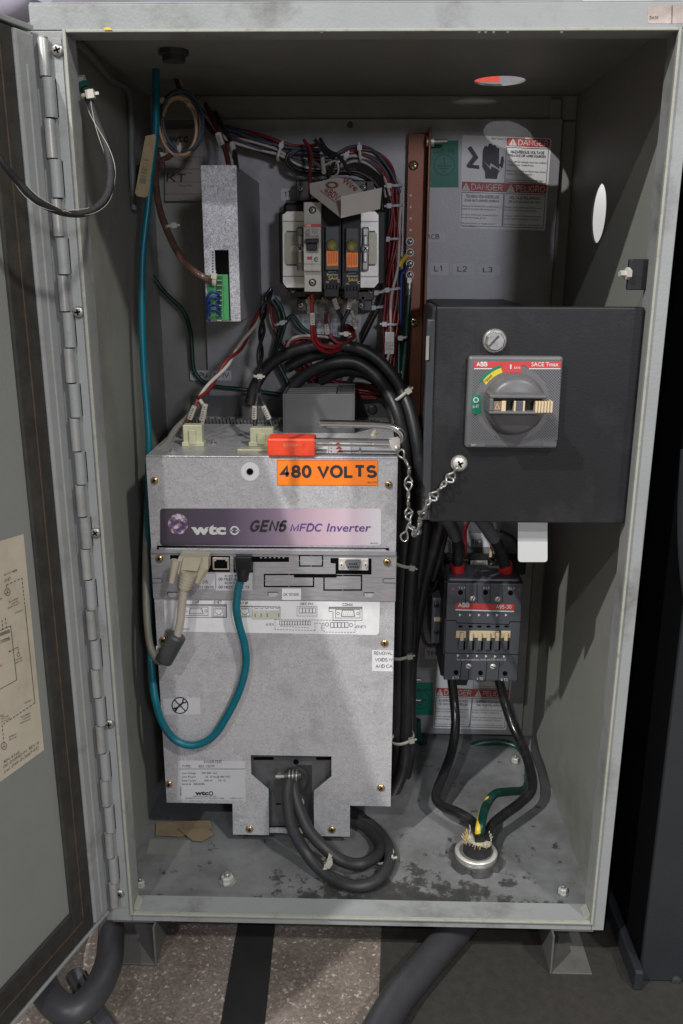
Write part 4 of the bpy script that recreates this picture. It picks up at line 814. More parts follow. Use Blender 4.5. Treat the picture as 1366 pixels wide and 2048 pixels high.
for x, y in ((601, 377), (727, 375), (586, 580), (742, 581), (602, 610), (722, 611)):
    mb = MB(); screw(mb, x, y, .3845, 6.5, STEEL, ang=random.random(), head=.003); mb.build('terminal_screw', tr)
for x in (620, 648, 676, 703):
    mb = MB(); mb.pbox(x-9, 588, x+9, 607, .385, .395, SEMI, .001); screw(mb, x, 596, .3848, 6, BRASS, ang=random.random(), head=.002); mb.build('terminal_screw', tr)
mb = MB(); mb.pbox(614, 600, 716, 628, .378, .381, CLEAR); mb.build('clear_cover', tr)
# bracket plate
br = empty('mounting_bracket', tuple(P(663, 574, YT)), 'bright zinc plated bracket with rounded slots holding the breaker and fuse blocks', 'bracket')
mb = MB(); mb.prism([(574, 423), (750, 423), (757, 430), (757, 565), (748, 575), (573, 575), (566, 565), (565, 430)], YT, YT+.002, ZINC)
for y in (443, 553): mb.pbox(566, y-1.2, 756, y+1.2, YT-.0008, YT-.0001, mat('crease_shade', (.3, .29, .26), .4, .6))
mb.build('plate', br)
for x0, x1 in ((569, 606), (724, 754)):
    mb = MB(); p = fpen(mb, YT); p.rrect(x0, 462, x1, 532, 8, mat('slot_steel', (.36, .36, .27), .4, .5, .1, 50), 2); p.line([(x0+4, 463), (x1-4, 463)], 3, DARKM, 3); p.line([(x0+4, 530), (x1-4, 530)], 3, DARKM, 3); p.rrect((x0+x1)/2-7, 491, (x0+x1)/2+8, 503, 6, WHITE, 4); mb.build('slot', br)
for x in (600, 731):
    mb = MB(); mb.pbox(x-7, 454, x+7, 542, YT-.012, YT-.001, STEEL, .002); mb.pbox(x-5, 470, x+5, 525, YT-.016, YT-.012, ZINC, .002); screw(mb, x, 497, YT-.0162, 8, ZINC, ang=.8, head=.003); mb.build('end_clamp', br)
mb = MB(); mb.pbox(606, 455, 724, 540, YT-.006, YT-.001, STEEL); mb.build('rail', br)
# breaker
YK = .27
bk = empty('circuit_breaker', tuple(P(625, 584, YK)), 'cream single pole circuit breaker with a red band and black lever', 'circuit breaker')
mb = MB(); x0, x1 = P(607, 490, YK).x, P(642, 490, YK).x; Zk = lambda y: P(625, y, YK).z
mb.box(x0, x1, YK+.008, YT-.006, Zk(584), Zk(403), BEIGE2, .001); mb.box(x0, x1, YK, YK+.012, Zk(542), Zk(448), BEIGE2, .001); mb.build('body', bk)
mb = MB(); p = fpen(mb, YK); p.rect(607.5, 448, 641.5, 454.5, REDL, 1); p.text('ABB', 610, 453.6, 622, 5, INKW, 2, .03); p.text('LR', 613, 462, 619, 4, INK, 2); p.text('S 271 U', 624, 461, 637, 3.5, INK, 2); p.text('K 0 A', 624, 466, 635, 4, INK, 2)
p.ring(614.5, 465.5, 4, .8, INK, 2); p.text('UL', 612, 467.5, 617, 3.5, INK, 2); p.text('LISTED', 610, 474, 621, 3, INK, 2); p.text('277/480', 624, 474, 638, 3, INK, 2); p.text('15 kA', 624, 478, 635, 3, INK, 2)
p.rect(614, 513, 623.5, 519.5, mat('flag_red', (.35, .04, .03), .5), 1); p.ring(632.5, 519, 4, 1.6, INK, 2, 40, 320); p.text('SA', 630, 521, 636, 4, INK, 2); p.line([(607, 528), (642, 528)], .7, DARKM, 2); p.line([(624, 506), (624, 541)], .5, DARKM, 2); p.rect(611, 477, 638, 506, mat('lever_slot', (.3, .29, .25), .5), 1)
mb.build('printed_front', bk)
mb = MB(); mb.pbox(611, 477, 637, 486, YK-.010, YK-.0005, BLACK, .001); mb.pbox(613, 486, 634, 501, YK-.006, YK-.0005, BLACK, .001); mb.build('lever', bk)
for y in (420, 565):
    mb = MB(); p = fpen(mb, YK+.008); p.disc(625, y, 7.5, VOID, 1); screw(mb, 625, y, YK+.0075, 5.5, STEEL, ang=.6, head=.0012); mb.build('terminal_screw', bk)
# fuse blocks
def fuse(x0, x1, dy, lab):
    f = empty('fuse_block', tuple(P((x0+x1)/2, 580, .29)), lab, 'fuse block', 'fuse blocks beside the breaker'); xm = (x0+x1)/2
    mb = MB(); mb.pbox(x0+.5, 408+dy, x1-.5, 575+dy, .29, YT-.006, BLACK, .001); mb.pbox(x0+8, 452+dy, x1-5, 540+dy, .28, .291, SLATE, .001)
    for k in range(5): mb.pbox(x0+5+k*6.5, 568+dy, x0+9+k*6.5, 578+dy, .284, .29, BLACK)
    mb.pbox(x0+5, 578+dy, x1-5, 594+dy, .285, .33, BLACK, .001); mb.build('body', f)
    mb = MB(); mb.lathe(P(xm+1, 490+dy*.6, .28), (0, -1, 0), [(.0075, 0), (.0075, .002), (.006, .006), (.003, .0085), (.0001, .009)], BULB, 20, True); mb.build('indicator_lens', f)
    mb = MB(); p = fpen(mb, .2798); p.poly([(xm-10, 502+dy), (xm+13, 502+dy), (xm+13, 531+dy), (xm-9, 532+dy)], ORNG, 1)
    for k in range(6): p.rect(xm-7+k*3.3, 506+dy, xm-5.8+k*3.3, 528+dy-2*(k % 2), mat('brown_print', (.3, .06, .01), .6), 2)
    mb.build('orange_label', f)
    mb = MB(); p = fpen(mb, .29); p.text('SAMI-7I', xm-6, 545+dy, xm+9, 3, INKW); p.text('Bussmann', xm-9, 551+dy, xm+13, 5, INKW); p.text('SAMI', xm-6, 560+dy, xm+12, 7.5, INKY, bold=.02); p.text('UL', xm-11, 566+dy, xm-4, 4, INKW); p.ring(xm+15, 562+dy, 2.3, 1, INKW, 2, 40, 320); mb.build('brand_print', f)
fuse(643, 683, 0, 'black fuse block with amber lens, directly right of the cream breaker'); fuse(683.5, 722, 3, 'black fuse block with amber lens, farther from the cream breaker')
# folded tag
mb = MB(); F1 = [P(619, 367, .285), P(640, 358, .285), P(674, 354, .285), P(702, 359, .28), P(728, 387, .27), P(682, 393, .255), P(682, 436, .245), P(650, 411, .26), P(620, 386, .28)]
F1 = [P(619, 367, .275), P(674, 354, .275), P(702, 359, .27), P(728, 387, .255), P(682, 436, .225), P(620, 386, .262)]
n_ = (F1[2]-F1[0]).cross(F1[4]-F1[0]).normalized(); F1 = [v-n_*(v-F1[0]).dot(n_) for v in F1]; mb.solid(F1, n_*.0004, PAPER)
nn = n_ if n_.y < 0 else -n_
F2 = [P(682, 393, .221), P(764, 375, .24), P(760, 418, .238), P(682, 436, .219)]; mb.solid(F2, (0, .0004, 0), PAPER)
pn = Pen(mb, F1[0]+nn*.0005, nn, .0002); pn.ring(664, 370, 10, 6, mat('brown_stamp', (.25, .1, .07), .6), 2, asp=.55); pn.text('480V', 646, 384, 680, 15, INKR, 2, .01, ang=.6); pn.text('Wire', 683, 364, 716, 13, INKR, 2, .01, ang=.6); pn.line([(641, 381), (670, 404)], 1, INKR, 2)
tag(mb.build('paper_tag'), 'folded cream paper tag with red writing hung in front of the breaker', 'paper tag')

# ================================================================ COPPER BAR
YC = .424
cb = empty('ground_bar', tuple(P(825, 860, YC)), 'tall oxidised copper earth bar with a row of screws', 'earth bar')
bx0, bx1 = (P(811, 270, YC).x+P(812, 700, YC).x)/2, P(849, 500, YC).x
bz0, bz1 = P(830, 900, YC).z, P(830, 266, YC).z
mb = MB(); mb.box(bx0, bx1, YC, YC+.004, bz0, bz1, COPPER, .0008); mb.box(bx1, bx1+.0035, YC-.022, YC+.004, bz0, P(855, 259, YC).z, COPPER, .0008); mb.build('bar', cb)
for y in (391, 414, 437, 460): mb = MB(); screw(mb, 821, y, YC-.0001, 2.6, WHITE, cross=False, head=.0008); mb.build('bar_hole', cb)
for i, y in enumerate((483, 505, 528, 550)): mb = MB(); mb.lathe(P(820, y, YC), (0, -1, 0), [(.0056, 0), (.0056, .001)], WHITE, 20); screw(mb, 820, y, YC-.001, 6, STEEL, slot=True, cross=False, ang=1.2+.3*i, head=.003); mb.build('bar_screw', cb)
for y in (331, 644): mb = MB(); screw(mb, 827, y, YC-.0005, 9.5, BRASS, ang=.4, head=.004); mb.build('mounting_screw', cb)
mb = MB(); c = P(868, 283, YC-.012); mb.tube([c-Vector((.010, 0, 0)), c], .0075, ZINC, 6); mb.tube([c, c+Vector((.018, 0, 0))], .0035, STEEL, 10); mb.build('side_bolt', cb)
ew = empty('earth_wires', tuple(P(815, 700, .40)), 'green earth wires with ring lugs running down the copper bar', 'wires')
mb = MB(); mb.tube(pp((818, 575, .415), (817, 600, .412), (812, 680, .41), (805, 760, .40), (800, 840, .38)), .0042, GRN, 10); mb.build('wire', ew)
mb = MB(); mb.tube(pp((813, 511, .416), (801, 528, .41), (795, 545, .41), (796, 600, .41), (798, 680, .41), (797, 780, .39)), .0032, GRN, 10); mb.tube(pp((814, 510, .413), (803, 524, .407), (798, 533, .406)), .0036, YELW, 10); mb.build('wire', ew)
mb = MB(); mb.tube(pp((814, 533, .414), (808, 545, .41), (803, 550, .41), (801, 600, .412), (800, 650, .412)), .0028, BLUW, 10); mb.build('wire', ew)
mb = MB(); mb.pbox(814, 555, 824, 566, .415, .419, STEEL, .0005); mb.tube([P(819, 566, .415), P(818, 578, .414)], .0045, STEEL, 12); mb.tube([P(818, 577, .414), P(817.5, 591, .413)], .0050, CLEAR, 12); mb.build('ring_lug', ew)
for y, x in ((675, 806), (745, 800)): mb = MB(); tie(mb, x, y, .405, 14, 5, DULLW, head=-1); mb.build('cable_tie', ew)

# ================================================================ WIRE HARNESS
h = empty('wire_harness', tuple(P(785, 560, .41)), 'loom of red, white and slate wires arching over the transformer and down its right side', 'wire loom')
cols = [SLAT, SLAT, REDW, WHTW, REDW, SLAT, REDW, WHTW, RUBBER, REDW, SLAT, REDW, SLAT, WHTW]
mb = MB(); bundle(mb, pp((398, 212, .425), (418, 240, .415), (445, 268, .405), (500, 283, .40), (555, 303, .40), (600, 322, .40), (660, 325, .405), (705, 310, .405), (745, 318, .405), (775, 345, .405), (788, 390, .405)), cols, .0105, .0022); mb.build('upper_run', h)
mb = MB(); bundle(mb, pp((775, 345, .41), (787, 385, .41), (790, 440, .41), (787, 500, .41), (784, 560, .41), (784, 620, .41), (780, 690, .40), (772, 745, .39)), [REDW]*9+[WHTW, REDW, REDW, SLAT, REDW, WHTW, REDW], .0105, .0023, 2.2); mb.build('down_run', h)
mb = MB(); bundle(mb, pp((440, 262, .40), (480, 270, .40), (540, 287, .395), (590, 300, .395), (640, 300, .39)), [SLAT]*4+[REDW, WHTW], .0075, .0024, .6); mb.build('upper_run', h)
mb = MB(); bundle(mb, pp((600, 295, .39), (577, 318, .385), (600, 340, .38), (660, 345, .38), (715, 345, .385), (752, 372, .39), (763, 420, .40), (765, 520, .40), (762, 590, .41), (735, 650, .41), (715, 690, .40)), [RUBBER]*5, .0055, .0026, 1.5); mb.build('black_run', h)
mb = MB()
for pts, m, r in ((((610, 282, .36), (622, 305, .35), (620, 345, .33), (620, 400, .30)), REDW, .0022), (((608, 280, .37), (616, 300, .36), (619, 330, .34)), RUBBER, .002), (((630, 280, .36), (650, 305, .35), (668, 320, .34), (656, 355, .32)), RUBBER, .0026), (((640, 278, .36), (655, 300, .35), (680, 315, .34), (702, 350, .33)), RUBBER, .0026), (((645, 318, .35), (648, 345, .33)), WHTW, .003), (((650, 330, .34), (672, 322, .33), (676, 345, .32), (660, 358, .30)), WHTW, .0014)):
    mb.tube(pp(*pts), r, m, 8)
mb.build('loose_leads', h)
for x, y, Y, w_, an, hd in ((560, 305, .39, 30, 70, 1), (720, 308, .395, 26, 95, 1), (688, 322, .39, 26, 60, 1), (789, 372, .405, 28, 3, -1), (789, 412, .405, 28, 3, -1), (786, 478, .405, 28, 3, -1), (785, 578, .405, 28, 8, -1), (780, 648, .405, 28, -3, -1), (760, 584, .405, 20, 10, -1), (755, 614, .405, 20, 5, -1)):
    mb = MB(); tie(mb, x, y, Y, w_, an, DULLW, head=hd); mb.build('cable_tie', h)
mb = MB(); mb.pbox(770, 664, 788, 708, .385, .3855, WHITE); p = fpen(mb, .385)
for k in range(4): p.text('EO 100 4H', 774+k*4, 700, 790+k*4, 2.4, INK, 2, ang=-1.5)
mb.build('cable_flag', h)
# control leads under the breaker
cl = empty('control_leads', tuple(P(665, 690, .36)), 'red and black numbered control wires looping below the breaker', 'wires')
mb = MB()
for pts in (((624, 588, .30), (624, 630, .31), (626, 680, .33), (650, 703, .35), (680, 700, .37)), ((627, 650, .33), (636, 685, .34), (665, 695, .35), (688, 685, .37)), ((652, 628, .37), (654, 660, .36), (675, 685, .36), (700, 680, .37), (710, 668, .38), (692, 658, .39)), ((690, 670, .37), (712, 665, .38), (702, 655, .39), (690, 650, .39))):
    mb.tube(pp(*pts), .0027, REDW if pts[0][0] > 640 else mat('scarlet_insulation', (.24, .014, .018), .4, 0, .1, 50), 9)
mb.build('red_wire', cl)
mb = MB()
for pts in (((668, 596, .33), (673, 615, .33), (685, 640, .34), (688, 662, .35), (690, 700, .38)), ((701, 596, .33), (698, 618, .33), (688, 640, .33), (684, 665, .35), (690, 700, .38)), ((702, 620, .36), (712, 650, .37), (716, 690, .39))):
    mb.tube(pp(*pts), .0028, RUBBER if pts[0][0] < 702 else WHTW, 9)
mb.build('black_wire', cl)
def wsleeve(par, x0, y0, x1, y1, Y, t, r=.0036, Y1=None):
    mb = MB(); a_, b_ = P(x0, y0, Y), P(x1, y1, Y1 or Y); mb.tube([a_, b_], r, WHTW, 12); p = fpen(mb, Y-r-.0002)
    ang = math.atan2(y1-y0, x1-x0); L_ = math.hypot(x1-x0, y1-y0)
    p.text(t, x0+L_*.15*math.cos(ang)-2*math.sin(ang)*-1-2, y0+L_*.15*math.sin(ang), x0+L_*.85*math.cos(ang)+L_*.0-2+(L_*.7*(1-math.cos(ang))), 4.2, INK, 1, .02, ang=ang) if False else None
    n_ = max(3, int(L_/5)); pr = .0009
    d = (b_-a_); side = d.cross(Vector((0, 1, 0))).normalized()
    for k in range(n_):          # printed number, running along the sleeve
        c = a_+d*((k+1)/(n_+1)); f = c+Vector((0, -r-.0002, 0)); u_ = d.normalized()*.0011
        ch = t[k % len(t)]; v, fc = textgeo(ch, .03, 0); wv = [f+u_*(q[0]*1.8-.9)+side*(q[1]*2.6-1.3)*.0011 for q in v]; mb.add(wv, fc, INK)
    return mb.build('number_sleeve', par)
wsleeve(cl, 625, 626, 625, 650, .305, '104'); wsleeve(cl, 652, 648, 656, 668, .355, '1041'); wsleeve(cl, 668, 597, 675, 618, .325, '1471'); wsleeve(cl, 701, 597, 697, 618, .325, '1071'); wsleeve(cl, 706, 640, 712, 657, .36, '317')
mb = MB(); tie(mb, 686, 667, .34, 16, 0); mb.build('cable_tie', cl)
# harness loom at lower left of breaker
lm = empty('red_wire_loom', tuple(P(575, 700, .41)), 'loom of dark red wires spread behind the black power cables', 'wire loom')
mb = MB(); bundle(mb, pp((545, 600, .41), (543, 640, .41), (560, 680, .41), (580, 705, .41), (620, 735, .41), (640, 770, .42)), [REDW, REDW, WHTW, REDW, RUBBER], .005, .0023); bundle(mb, pp((580, 705, .405), (590, 682, .40), (630, 678, .40), (690, 688, .40), (740, 700, .41)), [REDW]*7+[WHTW], .006, .0023)
bundle(mb, pp((600, 720, .415), (640, 760, .42), (700, 780, .42), (770, 783, .42)), [REDW]*8+[mat('dark_red2', (.12, .01, .01), .5)]*3, .011, .0022); bundle(mb, pp((640, 752, .40), (645, 738, .39), (680, 728, .39)), [WHTW, REDW], .003, .0025); mb.build('strands', lm)
mb = MB(); bundle(mb, pp((545, 600, .40), (560, 620, .40), (564, 650, .40), (555, 690, .41), (552, 720, .41), (578, 775, .41)), [RUBBER, RUBBER, GRN], .004, .003); mb.tube(pp((566, 655, .41), (584, 632, .41), (605, 655, .41), (640, 675, .41), (700, 690, .41)), .0028, GRN, 8); mb.build('dark_wires', lm)
mb = MB(); tie(mb, 559, 647, .395, 18, 20, DULLW); mb.build('cable_tie', lm)
# green wire along back left
mb = MB(); mb.tube(pp((300, 545, .42), (330, 585, .42), (365, 620, .42), (380, 660, .42), (384, 700, .42), (390, 745, .42), (420, 770, .42), (480, 778, .42), (570, 790, .42)), .0032, GRN, 10); tag(mb.build('earth_wire'), 'thin dark green wire drooping across the back left of the panel', 'wire')
# plug leads on the inverter
pl = empty('plug_lead', tuple(P(385, 850, .22)), 'twisted red and white lead plugged into the left nylon connector', 'wires')
mb = MB(); twisted(mb, pp((543, 580, .40), (527, 610, .39), (508, 650, .37), (480, 695, .34), (455, 725, .31), (425, 765, .28), (395, 800, .24)), [REDW, WHTW], .0026, .0024, 2.6)
mb.tube(pp((395, 800, .24), (385, 825, .235), (376, 855, .235)), .0025, REDW, 9); mb.tube(pp((400, 800, .24), (410, 820, .235), (402, 855, .235)), .0025, WHTW, 9); mb.build('wire', pl)
wsleeve(pl, 389, 812, 379, 838, .232, '109'); wsleeve(pl, 411, 808, 403, 840, .232, '171')
pl = empty('plug_lead', tuple(P(523, 850, .22)), 'twisted black lead plugged into the right nylon connector', 'wires')
mb = MB(); twisted(mb, pp((543, 578, .39), (530, 610, .38), (525, 650, .36), (521, 700, .33), (518, 750, .30), (517, 790, .26)), [RUBBER, GLOSSB], .0028, .0026, 2.8)
mb.tube(pp((516, 788, .26), (512, 810, .25), (509, 860, .24)), .0026, RUBBER, 9); mb.tube(pp((519, 788, .26), (528, 810, .25), (543, 850, .24), (543, 862, .24)), .0026, RUBBER, 9); mb.build('wire', pl)
wsleeve(pl, 509, 812, 508, 838, .243, '111'); wsleeve(pl, 526, 812, 538, 838, .243, '131')
mb = MB(); tie(mb, 515, 752, .295, 14, 0); mb.build('cable_tie', pl)
# ================================================================ BLACK POWER CABLES
pc = empty('power_cables', tuple(P(800, 1500, .33)), 'thick black power cables arching over the inverter and dropping down its right side', 'cables')
def cable(pts, wpx_at, m=RUBBER, par=pc, nm='cable', n=18, r=None): mb = MB(); mb.tube(pp(*pts), r, m, n); return mb.build(nm, par)
cable(((500, 808, .39), (512, 768, .39), (545, 725, .385), (600, 698, .38), (670, 690, .375), (735, 705, .37), (785, 750, .35), (818, 815, .32), (836, 900, .30), (842, 980, .30), (835, 1060, .30), (822, 1150, .30), (815, 1300, .30), (813, 1450, .30), (806, 1540, .29), (780, 1605, .27)), 0, r=.0086)
cable(((585, 775, .385), (615, 748, .38), (665, 727, .37), (715, 727, .365), (760, 762, .35), (793, 820, .32), (810, 900, .31), (815, 1000, .31), (808, 1120, .31), (800, 1300, .31), (798, 1450, .31), (792, 1550, .31), (770, 1600, .31)), 0, r=.0086)
cable(((575, 735, .40), (625, 712, .395), (700, 706, .39), (760, 735, .38), (806, 800, .35), (828, 900, .33), (832, 1000, .33), (826, 1150, .33), (824, 1300, .33), (822, 1420, .33), (822, 1500, .32), (805, 1580, .32)), 0, r=.0080)
cable(((640, 762, .40), (690, 742, .39), (745, 755, .38), (778, 800, .36), (795, 880, .34)), 0, r=.0080)
for x, y, Y, w_, an, hd in ((801, 790, .335, 46, 38, 1), (806, 1125, .30, 44, -14, 1), (803, 1308, .30, 40, 12, 1), (805, 1475, .295, 44, 16, 1)):
    mb = MB(); tie(mb, x, y, Y, w_, an, IVORY, head=hd, hw=.0045, hs=1.2); mb.build('cable_tie', pc)
fc = empty('feed_cables', tuple(P(850, 1200, .36)), 'bundle of black cables leaving the switch and running left of the contactor', 'cables')
for i, pts in enumerate((((885, 1035, .34), (872, 1080, .34), (852, 1150, .35), (836, 1230, .36), (826, 1300, .37)), ((868, 1035, .36), (856, 1090, .36), (842, 1150, .37), (832, 1240, .38), (824, 1330, .38)), ((850, 1040, .33), (843, 1110, .34), (830, 1200, .35), (822, 1290, .36)), ((895, 1050, .36), (880, 1110, .36), (866, 1160, .37)))):
    cable(pts, 0, RUBBER, fc, r=.0085 if i < 3 else .005)
# small accessory wires
cable(((876, 1160, .37), (850, 1210, .38), (843, 1250, .38), (850, 1285, .38), (866, 1290, .38), (870, 1272, .38)), 0, RUBBER, fc, 'thin_wire', 8, .0026)

# ================================================================ DISCONNECT
dc = empty('disconnect_switch', tuple(P(1070, 1045, .04)), 'square black disconnect switch cover with a scuffed face in the right of the cabinet', 'switch')
YD = .012
dx0 = (P(875, 613, YD).x+P(858, 1043, YD).x)/2; dx1 = (P(1303, 617, YD).x+P(1254, 1048, YD).x)/2; dz1 = P(1090, 614, YD).z; dz0 = P(1060, 1046, YD).z
dx1 = min(dx1, OX1-.0012)
mb = MB(); mb.box(dx0, dx1, YD, YD+.016, dz0, dz1, BLACKP, .0018); mb.build('cover_plate', dc)
mb = MB(); mb.box(dx0+.02, dx1-.075, .17, YP-.001, dz0+.01, dz1-.01, BLACK, .003); mb.box(dx0+.012, dx0+.028, .10, .36, dz0+.02, dz1-.012, SLATE, .002); mb.build('switch_body', dc)
mb = MB(); mb.box(dx0+.06, dx0+.075, .03, .17, .625, .64, DARKM); mb.build('drive_shaft', dc)
mb = MB(); mb.pbox(850, 640, 866, 1040, .15, .17, SLATE, .001); mb.pbox(852, 672, 858, 720, .148, .15, ZINC); mb.build('side_rail', dc)
mb = MB(); c = P(989, 682, YD); mb.lathe(c, (0, -1, 0), [(.0125, 0), (.0125, .002), (.011, .003)], STEEL, 28, True); mb.lathe(c+Vector((0, -.003, 0)), (0, -1, 0), [(.0098, 0), (.0098, .005), (.0085, .0062)], STEEL, 8, ang=.2)
p = fpen(mb, YD-.0092); p.line([(979, 692), (998, 672)], 4, DARKM, 2); mb.build('cover_bolt', dc)
mb = MB(); screw(mb, 919, 927, YD-.001, 14, ZINC, ang=.5, head=.004); mb.lathe(P(918, 926, YD), (0, -1, 0), [(.0088, 0), (.0088, .001)], STEEL, 22); mb.build('chain_screw', dc)
hd = empty('rotary_handle', tuple(P(1025, 895, YD)), 'grey rotary on-off handle with a red header and cream padlock slide', 'rotary handle')
YH = YD-.010
mb = MB(); HQ = [(938, 712), (1127, 711), (1115, 898), (929, 896)]
w = [P(x, y, YH) for x, y in HQ]; wb = [P(x, y, YD-.0002) for x, y in ((934, 710), (1129, 710), (1117, 900), (926, 899))]
hx0, hx1, hz0, hz1 = (w[0].x+w[3].x)/2, (w[1].x+w[2].x)/2, w[3].z, w[0].z
mb.box(hx0, hx1, YH, YD-.0002, hz0, hz1, GREYP, .003); mb.build('base', hd)
dots = mat('dotted_grey_plastic', (.1, .1, .105), .5); N_, L_ = dots.node_tree.nodes, dots.node_tree.links
ck = N_.new('ShaderNodeTexChecker'); ck.inputs['Scale'].default_value = 700; tcn = N_.new('ShaderNodeTexCoord'); L_.new(tcn.outputs['Object'], ck.inputs[0]); ck.inputs['Color1'].default_value = (.14, .14, .145, 1); ck.inputs['Color2'].default_value = (.05, .05, .055, 1); L_.new(ck.outputs['Color'], N_['Principled BSDF'].inputs['Base Color'])
mb = MB(); p = fpen(mb, YH); p.poly([(947, 739), (1122, 739), (1115, 880), (942, 880)], dots, 1)
p.poly([(948, 723), (1122, 723), (1121, 738), (1058, 738), (1050, 730), (985, 738), (948, 738)], REDL, 2); p.line([(948, 737.5), (985, 737.5)], 2, INKW, 3); p.line([(1058, 737.5), (1121, 737.5)], 2, INKW, 3)
p.text('ABB', 953, 733, 975, 9, INKW, 3, .04); p.text('SACE Tmax', 1063, 732.5, 1117, 8, INKW, 3, .01)
SMOOTH = mat('smooth_grey_print', (.12, .12, .125), .45); p.disc(1025, 806, 76, SMOOTH, 3); p.poly([(962, 850), (1088, 850), (1022, 893)], SMOOTH, 2)
def arc(r0, r1, a0, a1, m, lay):
    for k in range(12):
        t0, t1 = math.radians(a0+(a1-a0)*k/12), math.radians(a0+(a1-a0)*(k+1)/12)
        p.poly([(1025+r1*math.cos(t0), 806+r1*math.sin(t0)), (1025+r1*math.cos(t1), 806+r1*math.sin(t1)), (1025+r0*math.cos(t1), 806+r0*math.sin(t1)), (1025+r0*math.cos(t0), 806+r0*math.sin(t0))], m, lay)
p.poly([(1003, 727), (1045, 727), (1043, 745), (1005, 745)], REDL, 4); arc(64, 74, -145, -108, YEL, 4); arc(74.2, 80, -145, -108, GREENL, 4); arc(64, 81, -197, -167, GREENL, 4)
p.rect(1020, 729, 1023, 738, INKW, 6); p.text('on', 1028, 738, 1040, 7, INKW, 6); p.ring(952, 800, 4.5, 2, INKW, 6); p.text('off', 945.5, 816, 958, 7, INKW, 6); p.text('Tripped', 968, 768, 991, 6, INK, 6, ang=-.75)
p.rect(943, 884, 971, 893, SMOOTH, 2); p.rect(1085, 884, 1112, 893, SMOOTH, 2); p.text('In=', 943, 892, 952, 5, INKW, 3); mb.build('dial_plate', hd)
mb = MB(); c = P(1027, 806, YH); rk = 62/sc(1027, 806, YH-.02); mb.lathe(c, (0, -1, 0), [(rk, .0005), (rk, .006), (rk*.97, .014), (rk*.9, .020), (rk*.78, .0225), (rk*.4, .0235), (.0001, .024)], GREYP, 48, True); mb.build('knob', hd)
mb = MB(); YG = YH-.044; ga, gb, gc, gd = rect(979, 791, 1106, 829, YG)
mb.box(ga, gb-.006, YG+.001, YH-.012, gd-.0032, gd, GREYP, .001); mb.box(ga, gb-.006, YG+.001, YH-.012, gc, gc+.0028, GREYP, .001); mb.box(ga, ga+.004, YG+.001, YH-.012, gc+.0029, gd-.0033, GREYP, .001); mb.box(ga+.0041, gb-.007, YG+.012, YH-.012, gc+.0029, gd-.0033, BLACK); mb.build('grip', hd)
mb = MB(); mb.pbox(986, 803, 1003, 822, YG+.003, YG+.012, mat('tan_insert', (.2, .14, .09), .5), .0006)
for x0, x1, m in ((1003, 1012, SLIDE), (1028, 1032, SLIDE), (1046, 1050, SLIDE), (1032, 1046, SLATE)): mb.pbox(x0, 802, x1, 824, YG+.003, YG+.012, m, .0006)
for k in range(6): mb.pbox(1071+k*6, 803, 1075.5+k*6, 826, YG, YG+.012, SLIDE, .0006)
mb.pbox(1070, 804, 1106, 825, YG+.0015, YG+.011, mat('shaded_cream', (.4, .31, .2), .5)); p = fpen(mb, YG+.003); p.line([(990, 818), (994.5, 807), (999, 818), (990, 818)], .9, SLIDE, 2); mb.build('padlock_slide', hd)
# ================================================================ CONTACTOR
YQ = .30
ct = empty('contactor', tuple(P(965, 1362, YQ)), 'slate grey three pole contactor with a red band and cream sliders', 'contactor')
qx0 = (P(896, 1168, YQ).x+P(886, 1360, YQ).x)/2; qx1 = (P(1050, 1168, YQ).x+P(1031, 1360, YQ).x)/2; QZ = lambda y: P(965, y, YQ).z
mb = MB(); mb.box(qx0, qx1, YQ, YQ+.012, QZ(1361), QZ(1167), SLATE, .0012); mb.box(qx0-.004, qx1+.002, YQ+.0122, YP-.002, QZ(1361), QZ(1167)-.001, BLACK, .002); mb.box(qx0+.002, qx1-.001, YQ+.0123, YP-.06, QZ(1361)+.003, QZ(1163), SLATE, .004)
mb.box(qx0-.0015, qx1+.001, YQ+.004, YQ+.02, QZ(1312), QZ(1242), SLATE, .001); mb.build('body', ct)
mb = MB(); p = fpen(mb, YQ); p.poly([(912, 1206), (1029, 1209), (1028, 1220), (911, 1217)], REDL, 1); p.line([(911, 1219.5), (1028, 1223)], 2.6, INKW, 1); p.text('ABB', 916, 1214.5, 939, 9, INKW, 2, .05); p.text('A95-30', 992, 1217.5, 1023, 8, INKW, 2, .01)
for t, x, y in (('1 L1', 917, 1178), ('3 L2', 966, 1178), ('5 L3', 1016, 1179), ('2 T1', 904, 1358), ('4 T2', 953, 1360), ('6 T3', 1002, 1362)): p.text(t, x, y, x+13, 5, INKW, 2, .02)
for x, y in ((921, 1185), (971, 1185), (1021, 1186), (912, 1345), (961, 1346), (1010, 1347)): p.disc(x, y, 5, VOID, 1)
for x in (930.5, 954, 980, 1004): p.line([(x, 1167), (x+.5, 1205)], 1.2, VOID, 1)
for x in (928, 944, 979, 1004): p.line([(x-5, 1324), (x-8, 1361)], 1.2, VOID, 1)
p.line([(893, 1241), (912, 1241), (914, 1246), (1018, 1249), (1020, 1243), (1045, 1244)], 1.4, VOID, 1); p.line([(889, 1306), (1040, 1309)], 1.2, VOID, 1)
for k in range(6): x = 922+k*18+(2 if k > 0 else 0)-2; p.poly([(x-2, 1227), (x+3, 1230), (x-2, 1233)], INKW, 1); p.poly([(x-6, 1308+k*.5), (x-1, 1311+k*.5), (x-6, 1314+k*.5)], INKW, 1); p.rect(x-3, 1251, x+5, 1255, VOID, 1)
p.text('For wire mounted aux. block, use CAL16/CEL18', 914, 1321, 1011, 4, INKW, 2); p.disc(906, 1178, 2.5, REDD, 1); p.disc(1038, 1179, 2.5, REDD, 1); mb.build('printed_front', ct)
